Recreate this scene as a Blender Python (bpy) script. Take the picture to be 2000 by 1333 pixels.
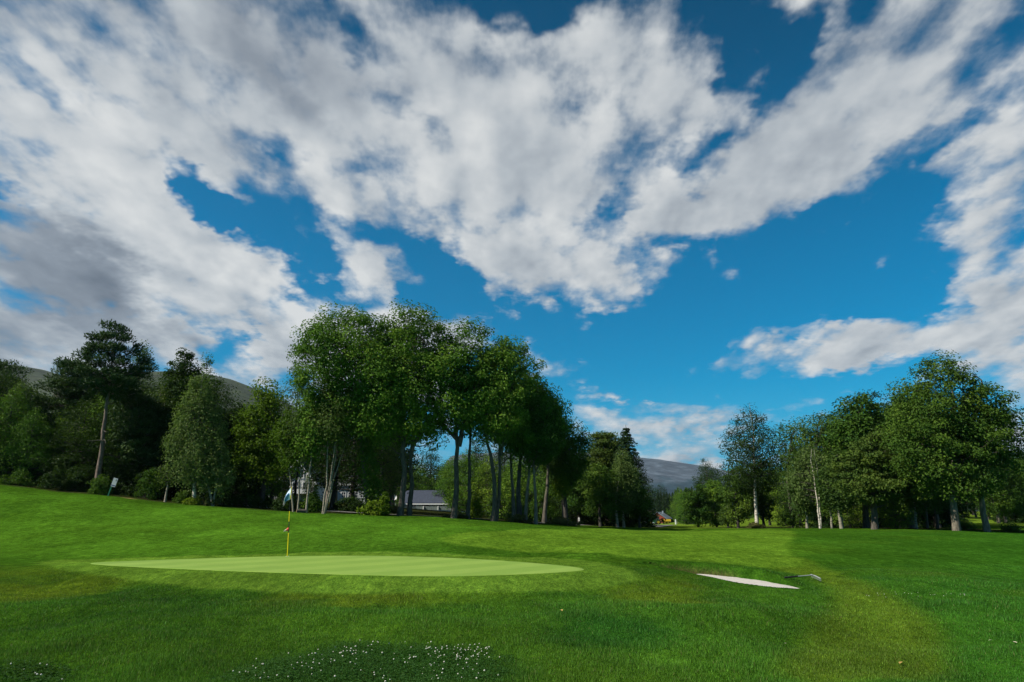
import bpy, math, random
import numpy as np

# ------------------------------------------------------------------ scene, camera, light
scene = bpy.context.scene
for o in list(bpy.data.objects):
    bpy.data.objects.remove(o, do_unlink=True)
COL = scene.collection
R = math.radians

EYE = 1.6
PITCH = R(14.18)
FPX = 1333.3
cam_d = bpy.data.cameras.new('camera')
cam_d.lens = 24.0
cam_d.sensor_width = 36.0
cam_d.clip_start = 0.1
cam_d.clip_end = 20000
cam = bpy.data.objects.new('camera', cam_d)
cam.location = (0, 0, EYE)
cam.rotation_euler = (R(90) + PITCH, 0, 0)
COL.objects.link(cam)
scene.camera = cam
scene.render.engine = 'CYCLES'
scene.cycles.use_denoising = True
scene.cycles.max_bounces = 5
scene.cycles.transparent_max_bounces = 4
scene.cycles.volume_bounces = 0

scene.view_settings.view_transform = 'Standard'
scene.view_settings.look = 'None'
scene.view_settings.gamma = 1.0
scene.view_settings.use_curve_mapping = False
scene.view_settings.exposure = 0.45

SUN_EL, SUN_AZ = R(42), R(251)       # azimuth clockwise from +Y: the sun stands to the left, a little behind the camera
sun_dir = np.array([math.sin(SUN_AZ) * math.cos(SUN_EL), math.cos(SUN_AZ) * math.cos(SUN_EL), math.sin(SUN_EL)])
sun_l = bpy.data.lights.new('sun', 'SUN')
sun_l.energy = 5.0
sun_l.angle = R(0.55)
sun_l.color = (1.0, 0.93, 0.82)
sun = bpy.data.objects.new('sun', sun_l)
sun.rotation_euler = (R(90) - SUN_EL, 0, math.pi - SUN_AZ)
sun.location = (-60, -10, 60)
COL.objects.link(sun)


def ratio(py):
    """(z rise per metre of depth, 1/depth factor of x) for a picture row"""
    v = -(py - 666.5) / FPX
    yy = math.cos(PITCH) - v * math.sin(PITCH)
    zz = math.sin(PITCH) + v * math.cos(PITCH)
    return zz / yy, 1.0 / yy


def X(px, py, Y):
    return (px - 1000.0) / FPX * Y * ratio(py)[1]


def Z(py, Y):
    return EYE + Y * ratio(py)[0]


# ------------------------------------------------------------------ numpy noise
def _hash(ix, iy, seed):
    h = (ix.astype(np.int64) * 374761393 + iy.astype(np.int64) * 668265263 + seed * 974711) & 0x7fffffff
    h = ((h ^ (h >> 13)) * 1274126177) & 0x7fffffff
    h = h ^ (h >> 16)
    return (h & 0xffff) / 65535.0


def vnoise(x, y, seed=0):
    x = np.asarray(x, float); y = np.asarray(y, float)
    ix = np.floor(x); iy = np.floor(y)
    fx = x - ix; fy = y - iy
    fx = fx * fx * (3 - 2 * fx); fy = fy * fy * (3 - 2 * fy)
    a = _hash(ix, iy, seed); b = _hash(ix + 1, iy, seed); c = _hash(ix, iy + 1, seed); d = _hash(ix + 1, iy + 1, seed)
    return (a + (b - a) * fx) * (1 - fy) + (c + (d - c) * fx) * fy


def fbm(x, y, seed=0, octv=4):
    s = 0.0; a = 0.5; t = 0.0
    for k in range(octv):
        s = s + a * vnoise(np.asarray(x) * 2 ** k + 17.3 * k, np.asarray(y) * 2 ** k - 9.1 * k, seed + k)
        t += a; a *= 0.5
    return s / t - 0.5


def sstep(a, b, x):
    t = np.clip((x - a) / (b - a), 0, 1)
    return t * t * (3 - 2 * t)


def poly_sd(x, y, poly):
    """signed distance to a polygon, positive inside"""
    x = np.asarray(x, float); y = np.asarray(y, float)
    p = np.asarray(poly, float)
    d = np.full(x.shape, 1e18); ins = np.zeros(x.shape, bool)
    for i in range(len(p)):
        a = p[i]; b = p[(i + 1) % len(p)]
        ab = b - a
        L = ab @ ab + 1e-12
        t = np.clip(((x - a[0]) * ab[0] + (y - a[1]) * ab[1]) / L, 0, 1)
        dx = x - (a[0] + t * ab[0]); dy = y - (a[1] + t * ab[1])
        d = np.minimum(d, dx * dx + dy * dy)
        c = (a[1] > y) != (b[1] > y)
        ins ^= c & (x < (b[0] - a[0]) * (y - a[1]) / (b[1] - a[1] + 1e-12) + a[0])
    d = np.sqrt(d)
    return np.where(ins, d, -d)


def smooth_poly(p, it=2):
    p = [tuple(q) for q in p]
    for _ in range(it):
        q = []
        for i in range(len(p)):
            a = p[i]; b = p[(i + 1) % len(p)]
            q.append((a[0] * .75 + b[0] * .25, a[1] * .75 + b[1] * .25))
            q.append((a[0] * .25 + b[0] * .75, a[1] * .25 + b[1] * .75))
        p = q
    return p


# ------------------------------------------------------------------ world: sky with clouds
def build_world():
    w = bpy.data.worlds.new('World')
    scene.world = w
    w.use_nodes = True
    nt = w.node_tree
    N = nt.nodes; L = nt.links
    N.clear()

    def node(t, **kw):
        n = N.new(t)
        for k, v in kw.items():
            setattr(n, k, v)
        return n

    def setin(n, i, v):
        if hasattr(v, 'links') or isinstance(v, bpy.types.NodeSocket):
            L.new(v, n.inputs[i])
        else:
            n.inputs[i].default_value = v

    def math_(op, a, b=0.0, c=0.0, clamp=False):
        n = node('ShaderNodeMath', operation=op, use_clamp=clamp)
        setin(n, 0, a); setin(n, 1, b)
        if op in ('MULTIPLY_ADD',):
            setin(n, 2, c)
        return n.outputs[0]

    def vmath(op, a, b=(0, 0, 0)):
        n = node('ShaderNodeVectorMath', operation=op)
        setin(n, 0, a); setin(n, 1, b)
        return n.outputs['Value'] if op in ('LENGTH', 'DOT_PRODUCT') else n.outputs[0]

    def maprange(v, a, b, c, d):
        n = node('ShaderNodeMapRange', interpolation_type='SMOOTHSTEP')
        setin(n, 0, v); setin(n, 1, a); setin(n, 2, b); setin(n, 3, c); setin(n, 4, d)
        return n.outputs[0]

    tc = node('ShaderNodeTexCoord')
    D = vmath('NORMALIZE', tc.outputs['Generated'])
    sp = node('ShaderNodeSeparateXYZ'); L.new(D, sp.inputs[0])
    dx, dy, dz = sp.outputs
    # sky
    sky = node('ShaderNodeTexSky', sky_type='NISHITA', sun_disc=False, sun_elevation=SUN_EL,
               sun_rotation=SUN_AZ, altitude=300, air_density=1.0, dust_density=0.1, ozone_density=2.0)
    hs = node('ShaderNodeHueSaturation')
    hs.inputs['Hue'].default_value = 0.492
    hs.inputs['Saturation'].default_value = 1.75
    hs.inputs['Value'].default_value = 1.0
    tint = node('ShaderNodeMix', data_type='RGBA', blend_type='MULTIPLY')
    tint.inputs[0].default_value = 1.0; tint.inputs[7].default_value = (0.12, 0.86, 1.20, 1)
    L.new(sky.outputs[0], tint.inputs[6])
    L.new(tint.outputs[2], hs.inputs['Color'])
    L.new(maprange(dz, 0.34, 0.72, 1.0, 0.62), hs.inputs['Value'])      # deeper blue towards the zenith
    air = node('ShaderNodeMix', data_type='RGBA')           # the pale blue air low over the valley
    L.new(maprange(dz, 0.0, 0.20, 0.8, 0.0), air.inputs[0])
    L.new(hs.outputs[0], air.inputs[6]); air.inputs[7].default_value = (1.1, 4.6, 7.6, 1)
    bg_sky = node('ShaderNodeBackground'); L.new(air.outputs[2], bg_sky.inputs[0]); bg_sky.inputs[1].default_value = SKY_K
    # flat-layer coordinates (perspective of a cloud layer, softened at the horizon)
    zc = math_('ADD', math_('MAXIMUM', dz, 0.0), 0.26)
    q = vmath('DIVIDE', D, node_comb(N, L, zc))
    # azimuth / elevation coordinates for the large weather pattern
    az = math_('ARCTAN2', dx, dy)
    el = math_('ARCSINE', dz)
    cb = node('ShaderNodeCombineXYZ'); L.new(az, cb.inputs[0]); L.new(el, cb.inputs[1])
    P0 = cb.outputs[0]
    wn = node('ShaderNodeTexNoise', noise_dimensions='3D'); L.new(q, wn.inputs['Vector'])
    wn.inputs['Scale'].default_value = 3.2; wn.inputs['Detail'].default_value = 5; wn.inputs['Roughness'].default_value = 0.66
    wv = vmath('MULTIPLY', vmath('SUBTRACT', wn.outputs['Color'], (0.5, 0.5, 0.5)), (0.24, 0.17, 0.0))
    P = vmath('ADD', P0, wv)

    def angles(px, py):
        v = -(py - 666.5) / FPX; u = (px - 1000) / FPX
        y = math.cos(PITCH) - v * math.sin(PITCH); z = math.sin(PITCH) + v * math.cos(PITCH)
        n = math.sqrt(u * u + y * y + z * z)
        return math.atan2(u, y), math.asin(z / n)

    acc = None
    for (cx, cy, rx, ry, rot, wgt) in BLOBS:
        a0, e0 = angles(cx, cy)
        a1, _ = angles(cx + 10, cy); _, e1 = angles(cx, cy - 10)
        m = node('ShaderNodeMapping', vector_type='TEXTURE')
        m.inputs['Location'].default_value = (a0, e0, 0)
        m.inputs['Rotation'].default_value = (0, 0, R(-rot))
        m.inputs['Scale'].default_value = (rx * 1.35 * (a1 - a0) / 10, ry * 1.35 * (e1 - e0) / 10, 1)
        L.new(P, m.inputs['Vector'])
        g = node('ShaderNodeTexGradient', gradient_type='SPHERICAL')
        L.new(m.outputs[0], g.inputs[0])
        acc = math_('MULTIPLY_ADD', maprange(g.outputs['Fac'], 0.0, 0.75, 0.0, 1.0), wgt, acc if acc is not None else 0.0)

    def cloud_noise(vec, detail=8.0, scale=6.5):
        a = node('ShaderNodeTexNoise'); L.new(vec, a.inputs['Vector'])
        a.inputs['Scale'].default_value = scale; a.inputs['Detail'].default_value = detail; a.inputs['Roughness'].default_value = 0.58
        return a.outputs['Fac']
    q = vmath('MULTIPLY', q, (1.12, 0.62, 1.0))             # rolls of cloud stretched along the valley
    n1 = cloud_noise(q)
    # rounded heads: smooth cells break the sheet into puffs
    vo = node('ShaderNodeTexVoronoi', feature='SMOOTH_F1')
    L.new(vmath('ADD', q, vmath('MULTIPLY', vmath('SUBTRACT', wn.outputs['Color'], (0.5, 0.5, 0.5)), (0.22, 0.22, 0.22))), vo.inputs['Vector'])
    vo.inputs['Scale'].default_value = 14.0; vo.inputs['Smoothness'].default_value = 0.5
    puff = math_('SUBTRACT', 0.45, vo.outputs['Distance'])
    s1 = cloud_noise(q, 3.5)
    s2 = cloud_noise(vmath('ADD', q, (-0.07, -0.02, 0.0)), 3.5)
    big = node('ShaderNodeTexNoise'); L.new(q, big.inputs['Vector'])
    big.inputs['Scale'].default_value = 1.6; big.inputs['Detail'].default_value = 4
    # outside the mapped part of the sky the weather goes on with the same broken cover
    dens = math_('ADD', math_('MULTIPLY', math_('SUBTRACT', n1, 0.5), maprange(dz, 0.03, 0.32, 1.3, 3.4)), math_('MULTIPLY', acc, 0.80))
    dens = math_('ADD', dens, math_('MULTIPLY', puff, maprange(dz, 0.03, 0.32, 0.35, 1.0)))
    dens = math_('ADD', dens, math_('MULTIPLY', math_('SUBTRACT', big.outputs['Fac'], 0.5), 0.9))
    dens = math_('ADD', dens, -0.06)
    alpha = maprange(dens, -0.32, 0.80, 0.0, 0.97)
    alpha = math_('MULTIPLY', alpha, maprange(dz, -0.02, 0.03, 0.0, 1.0))
    # light and shade inside the cloud: thinner towards the sun = brighter
    sh = math_('MULTIPLY', math_('SUBTRACT', s1, s2), 0.85)
    thick = maprange(dens, 0.3, 2.0, 0.0, 1.0)
    lum = math_('ADD', math_('SUBTRACT', 0.80, math_('MULTIPLY', thick, 0.12)), sh)
    lum = math_('ADD', lum, math_('MULTIPLY', puff, 0.26))
    lum = math_('ADD', lum, math_('MULTIPLY', math_('SUBTRACT', n1, s1), 0.5))
    lum = math_('ADD', lum, math_('MULTIPLY', math_('SUBTRACT', big.outputs['Fac'], 0.5), -0.35))
    dark = None
    for (cx, cy, rx, ry, rot, wgt) in DARKS:
        a0, e0 = angles(cx, cy)
        a1, _ = angles(cx + 10, cy); _, e1 = angles(cx, cy - 10)
        m = node('ShaderNodeMapping', vector_type='TEXTURE')
        m.inputs['Location'].default_value = (a0, e0, 0)
        m.inputs['Rotation'].default_value = (0, 0, R(-rot))
        m.inputs['Scale'].default_value = (rx * 1.35 * (a1 - a0) / 10, ry * 1.35 * (e1 - e0) / 10, 1)
        L.new(P, m.inputs['Vector'])
        g = node('ShaderNodeTexGradient', gradient_type='SPHERICAL')
        L.new(m.outputs[0], g.inputs[0])
        dark = math_('MULTIPLY_ADD', maprange(g.outputs['Fac'], 0.0, 0.75, 0.0, 1.0), wgt, dark if dark is not None else 0.0)
    lum = math_('SUBTRACT', lum, dark)
    cr = node('ShaderNodeValToRGB')
    e = cr.color_ramp.elements
    e[0].position = 0.1; e[0].color = (0.16, 0.19, 0.235, 1)
    e[1].position = 1.0; e[1].color = (0.80, 0.82, 0.82, 1)
    for p, c in ((0.45, (0.30, 0.345, 0.40, 1)), (0.72, (0.53, 0.575, 0.615, 1))):
        k = e.new(p); k.color = c
    L.new(lum, cr.inputs[0])
    bg_c = node('ShaderNodeBackground'); L.new(cr.outputs[0], bg_c.inputs[0]); bg_c.inputs[1].default_value = CLOUD_K
    mix = node('ShaderNodeMixShader')
    L.new(alpha, mix.inputs[0]); L.new(bg_sky.outputs[0], mix.inputs[1]); L.new(bg_c.outputs[0], mix.inputs[2])
    out = node('ShaderNodeOutputWorld'); L.new(mix.outputs[0], out.inputs['Surface'])
    w.cycles.sampling_method = 'MANUAL'
    w.cycles.sample_map_resolution = 512


def node_comb(N, L, s):
    n = N.new('ShaderNodeCombineXYZ')
    for i in range(3):
        L.new(s, n.inputs[i])
    return n.outputs[0]


HAZE = 4.5e-5
SKY_K = 0.060
CLOUD_K = 0.65
# cloud banks (+) and blue gaps (-): picture centre, radii, tilt (degrees, clockwise), weight
BLOBS = [
    (420, 130, 900, 330, 8, 1.0), (1180, 260, 330, 330, 0, 0.75), (200, 420, 420, 180, 20, 0.8),
    (480, 590, 420, 130, 15, 0.85), (760, 520, 90, 90, 0, 0.5), (1680, 210, 480, 210, -15, 0.82),
    (1980, 470, 210, 330, 0, 1.0), (1570, 692, 310, 62, -5, 1.25), (1800, 640, 260, 75, -8, 0.75),
    (1120, 555, 190, 75, 5, 0.7), (1260, 812, 220, 38, 3, 1.0), (1080, 715, 110, 52, 25, 0.75),
    (1330, 856, 200, 28, 0, 0.75), (1360, 925, 140, 45, 10, 1.0), (900, 640, 110, 60, 20, 0.8), (60, 600, 330, 170, 0, 0.8),
    (1600, 800, 130, 26, 0, 0.6), (1980, 880, 140, 140, 0, 0.6), (1330, 395, 190, 70, 10, 0.35), (1450, 330, 300, 90, -20, 0.55),
    (700, 700, 200, 90, 0, 0.9), (250, 680, 330, 90, 0, 0.6), (560, 640, 200, 60, 10, .5), (820, 470, 60, 22, 0, 0.5), (600, 490, 110, 26, 15, 0.4), (1000, 420, 200, 150, 0, 0.5),
    (1550, 560, 430, 150, 0, -1.0), (1180, 680, 330, 120, 10, -0.95), (1420, 790, 380, 120, 0, -0.6),
    (400, 380, 110, 46, 40, -1.1), (540, 470, 160, 60, 30, -1.25), (850, 545, 110, 70, 35, -1.1), (690, 455, 120, 36, 10, -0.85),
    (1225, 420, 36, 60, 20, -0.8), (1370, 265, 100, 46, -15, -0.9), (1350, 345, 110, 46, -10, -0.8), (1500, 100, 110, 110, 30, -1.15), (1640, 40, 130, 60, 0, -0.7),
    (1050, 30, 190, 60, 0, -0.95), (380, 620, 130, 45, 20, -1.0), (460, 690, 80, 30, 20, -0.7),
    (1800, 265, 170, 36, -18, -0.75), (1690, 410, 150, 70, 10, -0.6), (1400, 300, 200, 60, -20, -.25), (760, 400, 200, 40, 10, -.3), (900, 290, 70, 50, 40, -.4), (620, 300, 150, 30, 10, -.4), (250, 250, 90, 34, 30, -.4), (560, 110, 110, 34, 20, -.35), (1150, 180, 60, 60, 0, -.35), (560, 380, 90, 30, 20, -.35), (1880, 350, 120, 50, -20, -.3), (690, 60, 90, 40, 30, -0.5), (800, 205, 80, 30, 20, -0.6),
    (340, 310, 70, 36, 40, -0.7), (100, 210, 130, 30, 20, -0.5), (30, 390, 70, 20, 10, -0.8),
]
DARKS = [(60, 500, 300, 90, 20, 0.42), (100, 640, 330, 90, 0, 0.22), (420, 40, 700, 160, 0, 0.22),
         (1700, 150, 400, 120, -15, 0.10), (520, 140, 200, 60, 20, 0.12), (330, 430, 380, 120, 22, -0.16), (1050, 330, 320, 240, 0, -0.10), (650, 600, 200, 80, 0, -.1)]
build_world()


# ------------------------------------------------------------------ helpers: meshes, objects, materials
def new_mesh(name, verts, faces_list, mats=(), smooth=False, fmat=None, attrs=None):
    """verts Nx3; faces_list: list of int arrays (n,k), each of one polygon size"""
    me = bpy.data.meshes.new(name)
    v = np.ascontiguousarray(verts, np.float32)
    me.vertices.add(len(v)); me.vertices.foreach_set('co', v.ravel())
    fl = [np.asarray(f, np.int32) for f in faces_list if len(f)]
    nl = sum(f.size for f in fl); nf = sum(len(f) for f in fl)
    me.loops.add(nl); me.polygons.add(nf)
    me.loops.foreach_set('vertex_index', np.concatenate([f.ravel() for f in fl]))
    tot = np.concatenate([np.full(len(f), f.shape[1], np.int32) for f in fl])
    st = np.concatenate([[0], np.cumsum(tot)[:-1]]).astype(np.int32)
    me.polygons.foreach_set('loop_start', st)
    if smooth:
        me.polygons.foreach_set('use_smooth', np.ones(nf, bool))
    else:
        me.polygons.foreach_set('use_smooth', np.zeros(nf, bool))
    for m in mats:
        me.materials.append(m)
    if fmat is not None:
        me.polygons.foreach_set('material_index', np.asarray(fmat, np.int32))
    for k, a in (attrs or {}).items():
        a = np.asarray(a, np.float32)
        if a.ndim == 1:
            at = me.attributes.new(k, 'FLOAT', 'POINT'); at.data.foreach_set('value', a)
        else:
            at = me.attributes.new(k, 'FLOAT_COLOR', 'POINT')
            at.data.foreach_set('color', np.c_[a, np.ones(len(a), np.float32)].ravel())
    me.update(calc_edges=True)
    return me


def link(name, me, parent=None, loc=None, rot=None, scale=None):
    o = bpy.data.objects.new(name, me)
    COL.objects.link(o)
    if parent is not None:
        o.parent = parent
    if loc is not None:
        o.location = loc
    if rot is not None:
        o.rotation_euler = rot
    if scale is not None:
        o.scale = scale
    return o


def tag(o, label=None, cat=None, group=None, kind=None):
    if label: o['label'] = label
    if cat: o['category'] = cat
    if group: o['group'] = group
    if kind: o['kind'] = kind
    return o


class MB:
    """collects primitive shapes into one mesh"""
    def __init__(s):
        s.v = []; s.f = {}; s.n = 0

    def add(s, v, faces):
        v = np.asarray(v, float)
        for f in faces:
            s.f.setdefault(len(f), []).append([i + s.n for i in f])
        s.v.append(v); s.n += len(v)
        return s

    def box(s, c, d, rz=0.0, ry=0.0):
        x, y, z = np.array(d) / 2.0
        p = np.array([(-x, -y, -z), (x, -y, -z), (x, y, -z), (-x, y, -z), (-x, -y, z), (x, -y, z), (x, y, z), (-x, y, z)])
        if ry:
            c_, s_ = math.cos(ry), math.sin(ry)
            p = p @ np.array([(c_, 0, -s_), (0, 1, 0), (s_, 0, c_)])
        if rz:
            c_, s_ = math.cos(rz), math.sin(rz)
            p = p @ np.array([(c_, s_, 0), (-s_, c_, 0), (0, 0, 1)])
        return s.add(p + np.array(c), [(0, 3, 2, 1), (4, 5, 6, 7), (0, 1, 5, 4), (1, 2, 6, 5), (2, 3, 7, 6), (3, 0, 4, 7)])

    def prism(s, pts, axis, a, b):
        """closed outline pts (2-D) swept from a to b along axis 0/1/2"""
        n = len(pts)
        def put(p, t):
            q = [p[0], p[1]]; q.insert(axis, t); return q
        v = [put(p, a) for p in pts] + [put(p, b) for p in pts]
        f = [tuple(range(n))[::-1], tuple(range(n, 2 * n))] + [(i, (i + 1) % n, n + (i + 1) % n, n + i) for i in range(n)]
        return s.add(v, f)

    def tube(s, pts, radii, sides=8, cap=True):
        v, q = tube_np(np.asarray(pts, float), np.asarray(radii, float), sides)
        base = s.n
        fc = [tuple(x) for x in q]
        if cap:
            m = len(pts)
            fc += [tuple(range(sides))[::-1], tuple(range((m - 1) * sides, m * sides))]
        return s.add(v, fc)

    def mesh(s, name, mat, smooth=False):
        return new_mesh(name, np.concatenate(s.v), [np.array(f) for f in s.f.values()], [mat], smooth)

    def build(s, name, mat, parent=None, loc=None, rot=None, smooth=False):
        return link(name, s.mesh(name, mat, smooth), parent, loc, rot)


def tube_np(P, rad, sides):
    n = len(P)
    T = np.gradient(P, axis=0)
    T /= np.linalg.norm(T, axis=1)[:, None] + 1e-9
    ref = np.array([0.0, 1.0, 0.0]) if abs(T[0][1]) < 0.8 else np.array([1.0, 0, 0])
    A = np.cross(T, ref); A /= np.linalg.norm(A, axis=1)[:, None] + 1e-9
    B = np.cross(T, A)
    th = np.arange(sides) * 2 * math.pi / sides
    v = (P[:, None, :] + rad[:, None, None] * (np.cos(th)[None, :, None] * A[:, None, :] + np.sin(th)[None, :, None] * B[:, None, :])).reshape(-1, 3)
    i = np.arange(n - 1)[:, None] * sides; j = np.arange(sides)[None, :]; k = (j + 1) % sides
    q = np.stack([i + j, i + k, i + sides + k, i + sides + j], -1).reshape(-1, 4)
    return v, q


class Mat:
    def __init__(s, name):
        s.m = bpy.data.materials.new(name); s.m.use_nodes = True
        s.nt = s.m.node_tree; s.N = s.nt.nodes; s.L = s.nt.links
        s.b = s.N['Principled BSDF']; s.out = s.N['Material Output']
        s.b.inputs['Specular IOR Level'].default_value = 0.3

    def node(s, t, **kw):
        n = s.N.new(t)
        for k, v in kw.items():
            if k in n.inputs:
                n.inputs[k].default_value = v
            else:
                setattr(n, k, v)
        return n

    def noise(s, scale, detail=3, rough=0.55, vec=None, dist=0.0):
        n = s.node('ShaderNodeTexNoise')
        n.inputs['Scale'].default_value = scale; n.inputs['Detail'].default_value = detail
        n.inputs['Roughness'].default_value = rough; n.inputs['Distortion'].default_value = dist
        if vec is not None: s.L.new(vec, n.inputs['Vector'])
        return n.outputs['Fac']

    def ramp(s, fac, stops):
        n = s.node('ShaderNodeValToRGB')
        e = n.color_ramp.elements
        e[0].position, e[0].color = stops[0][0], (*stops[0][1], 1)
        e[1].position, e[1].color = stops[-1][0], (*stops[-1][1], 1)
        for p, c in stops[1:-1]:
            k = e.new(p); k.color = (*c, 1)
        s.L.new(fac, n.inputs[0])
        return n.outputs[0]

    def mix(s, fac, a, b, mode='MIX'):
        n = s.node('ShaderNodeMix', data_type='RGBA', blend_type=mode)
        for idx, v in ((0, fac), (6, a), (7, b)):
            if isinstance(v, bpy.types.NodeSocket): s.L.new(v, n.inputs[idx])
            elif idx == 0: n.inputs[0].default_value = v
            else: n.inputs[idx].default_value = (*v, 1) if len(v) == 3 else v
        return n.outputs[2]

    def bump(s, h, strength=0.5, dist=0.05):
        n = s.node('ShaderNodeBump'); n.inputs['Strength'].default_value = strength; n.inputs['Distance'].default_value = dist
        s.L.new(h, n.inputs['Height']); s.L.new(n.outputs[0], s.b.inputs['Normal'])

    def color(s, c):
        if isinstance(c, bpy.types.NodeSocket): s.L.new(c, s.b.inputs['Base Color'])
        else: s.b.inputs['Base Color'].default_value = (*c, 1)
        return s

    def rough(s, r):
        s.b.inputs['Roughness'].default_value = r
        return s

    def obj(s):
        return s.node('ShaderNodeTexCoord').outputs['Object']


def scaled(m, vec, sc):
    n = m.node('ShaderNodeMapping'); n.inputs['Scale'].default_value = sc
    m.L.new(vec, n.inputs['Vector'])
    return n.outputs[0]


def paint(name, c, var=0.15, rough=0.6, scale=3.0, metallic=0.0):
    m = Mat(name)
    f = m.noise(scale, 4, 0.6, m.obj())
    m.color(m.ramp(f, [(0.3, tuple(x * (1 - var) for x in c)), (0.7, tuple(min(1, x * (1 + var)) for x in c))]))
    m.rough(rough); m.b.inputs['Metallic'].default_value = metallic
    return m.m


def leaf_mat(name, dark, mid, light, trans=0.3):
    m = Mat(name)
    at = m.node('ShaderNodeAttribute'); at.attribute_name = 'tint'
    oi = m.node('ShaderNodeObjectInfo')
    c = m.ramp(at.outputs['Fac'], [(0.0, dark), (0.5, mid), (1.0, light)])
    hs = m.node('ShaderNodeHueSaturation')
    mr = m.node('ShaderNodeMapRange'); m.L.new(oi.outputs['Random'], mr.inputs[0]); mr.inputs[3].default_value = 0.485; mr.inputs[4].default_value = 0.512
    m.L.new(mr.outputs[0], hs.inputs['Hue'])
    mv = m.node('ShaderNodeMapRange'); m.L.new(oi.outputs['Random'], mv.inputs[0]); mv.inputs[3].default_value = 1.12; mv.inputs[4].default_value = 0.82
    m.L.new(mv.outputs[0], hs.inputs['Value'])
    m.L.new(c, hs.inputs['Color'])
    m.color(hs.outputs[0]).rough(0.6); m.b.inputs['Specular IOR Level'].default_value = .10
    tr = m.node('ShaderNodeBsdfTranslucent')
    tc = m.mix(0.5, hs.outputs[0], (0.10, 0.20, 0.01))
    m.L.new(tc, tr.inputs[0])
    mx = m.node('ShaderNodeMixShader'); mx.inputs[0].default_value = trans
    m.L.new(m.b.outputs[0], mx.inputs[1]); m.L.new(tr.outputs[0], mx.inputs[2]); m.L.new(mx.outputs[0], m.out.inputs[0])
    return m.m


def bark_mat(name, a, b, stretch=(6, 6, 1.2), strength=0.8, moss=None):
    m = Mat(name)
    o = m.obj()
    f = m.noise(2.2, 5, 0.65, scaled(m, o, stretch))
    c = m.ramp(f, [(0.35, a), (0.65, b)])
    if moss:
        f2 = m.noise(0.9, 3, 0.6, o)
        c = m.mix(m.ramp(f2, [(0.5, (0, 0, 0)), (0.68, (0.7, 0.7, 0.7))]), c, moss)
    m.color(c).rough(0.9)
    m.bump(f, strength, 0.04)
    return m.m


def birch_mat(name, white, fleck):
    m = Mat(name)
    o = m.obj()
    f = m.noise(2.0, 3, 0.6, scaled(m, o, (1.6, 1.6, 7.0)))
    f2 = m.noise(0.8, 2, 0.5, o)
    c = m.mix(m.ramp(f, [(0.54, (0, 0, 0)), (0.62, (1, 1, 1))]), white, fleck)
    c = m.mix(m.ramp(f2, [(0.52, (0, 0, 0)), (0.72, (0.6, 0.6, 0.6))]), c, (0.20, 0.17, 0.12))
    m.color(c).rough(0.8)
    m.bump(f, 0.3, 0.02)
    return m.m

# ------------------------------------------------------------------ terrain
GZ = 0.345                                    # level of the putting green
# picture column, picture row, depth in metres: points read on the ground
CTRL_PIX = [
    (1000, 1333, 7.35), (0, 1333, 7.3), (2000, 1333, 7.3), (1000, 1180, 12.9), (300, 1180, 12.7), (1700, 1180, 12.6), (2000, 1180, 12.6),
    (0, 1180, 12.8), (0, 1120, 17), (0, 1098, 21), (300, 1088, 24.5), (560, 1075, 25), (0, 1052, 30), (250, 1045, 31), (500, 1045, 31),
    (0, 952, 45), (0, 1000, 37), (110, 965, 45), (215, 972, 45), (300, 985, 44.5), (400, 991, 44), (520, 999, 43.5), (630, 1005, 43), (700, 1006, 43), (780, 1010, 43),
    (890, 1014, 43), (965, 1019, 44), (1050, 1024, 48), (1150, 1028, 56), (1230, 1030, 62), (1300, 1031, 70), (1480, 1032, 60), (1590, 1033, 52),
    (1708, 1035, 46), (1865, 1038, 42), (1930, 1040, 42), (2000, 1042, 42), (2100, 1045, 42),
    (250, 1000, 40), (500, 1020, 37), (800, 1035, 34), (1000, 1052, 30), (1200, 1060, 30), (1450, 1060, 30), (1700, 1060, 30), (1950, 1062, 30),
    (1250, 1098, 19), (1400, 1104, 18.4), (1400, 1131, 17.0), (1550, 1149, 15.0), (1470, 1160, 14.2), (1700, 1105, 19.0), (1950, 1105, 19.0), (1700, 1140, 14.5), (1150, 1150, 14.4), (1250, 1140, 14.5),
    (-200, 940, 45), (-200, 1000, 36),
    # behind the edge of the wood
    (0, 940, 60), (200, 962, 60), (400, 978, 60), (600, 992, 60), (780, 1003, 60), (950, 1012, 62), (1100, 1020, 70),
    (0, 925, 95), (300, 955, 95), (570, 978, 105), (700, 985, 110), (830, 1003, 120), (1000, 1012, 110),
    (1285, 1028, 120), (1285, 1025.5, 230), (1335, 1019.5, 230), (1400, 1022, 180), (1520, 1008, 170), (1540, 1014, 120), (1500, 1028, 80),
    (1700, 1026, 80), (1900, 1022, 75), (2000, 1023, 75), (1900, 1018, 100), (2000, 1020, 100), (1970, 1032, 56), (1880, 1033, 55),
]


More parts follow.
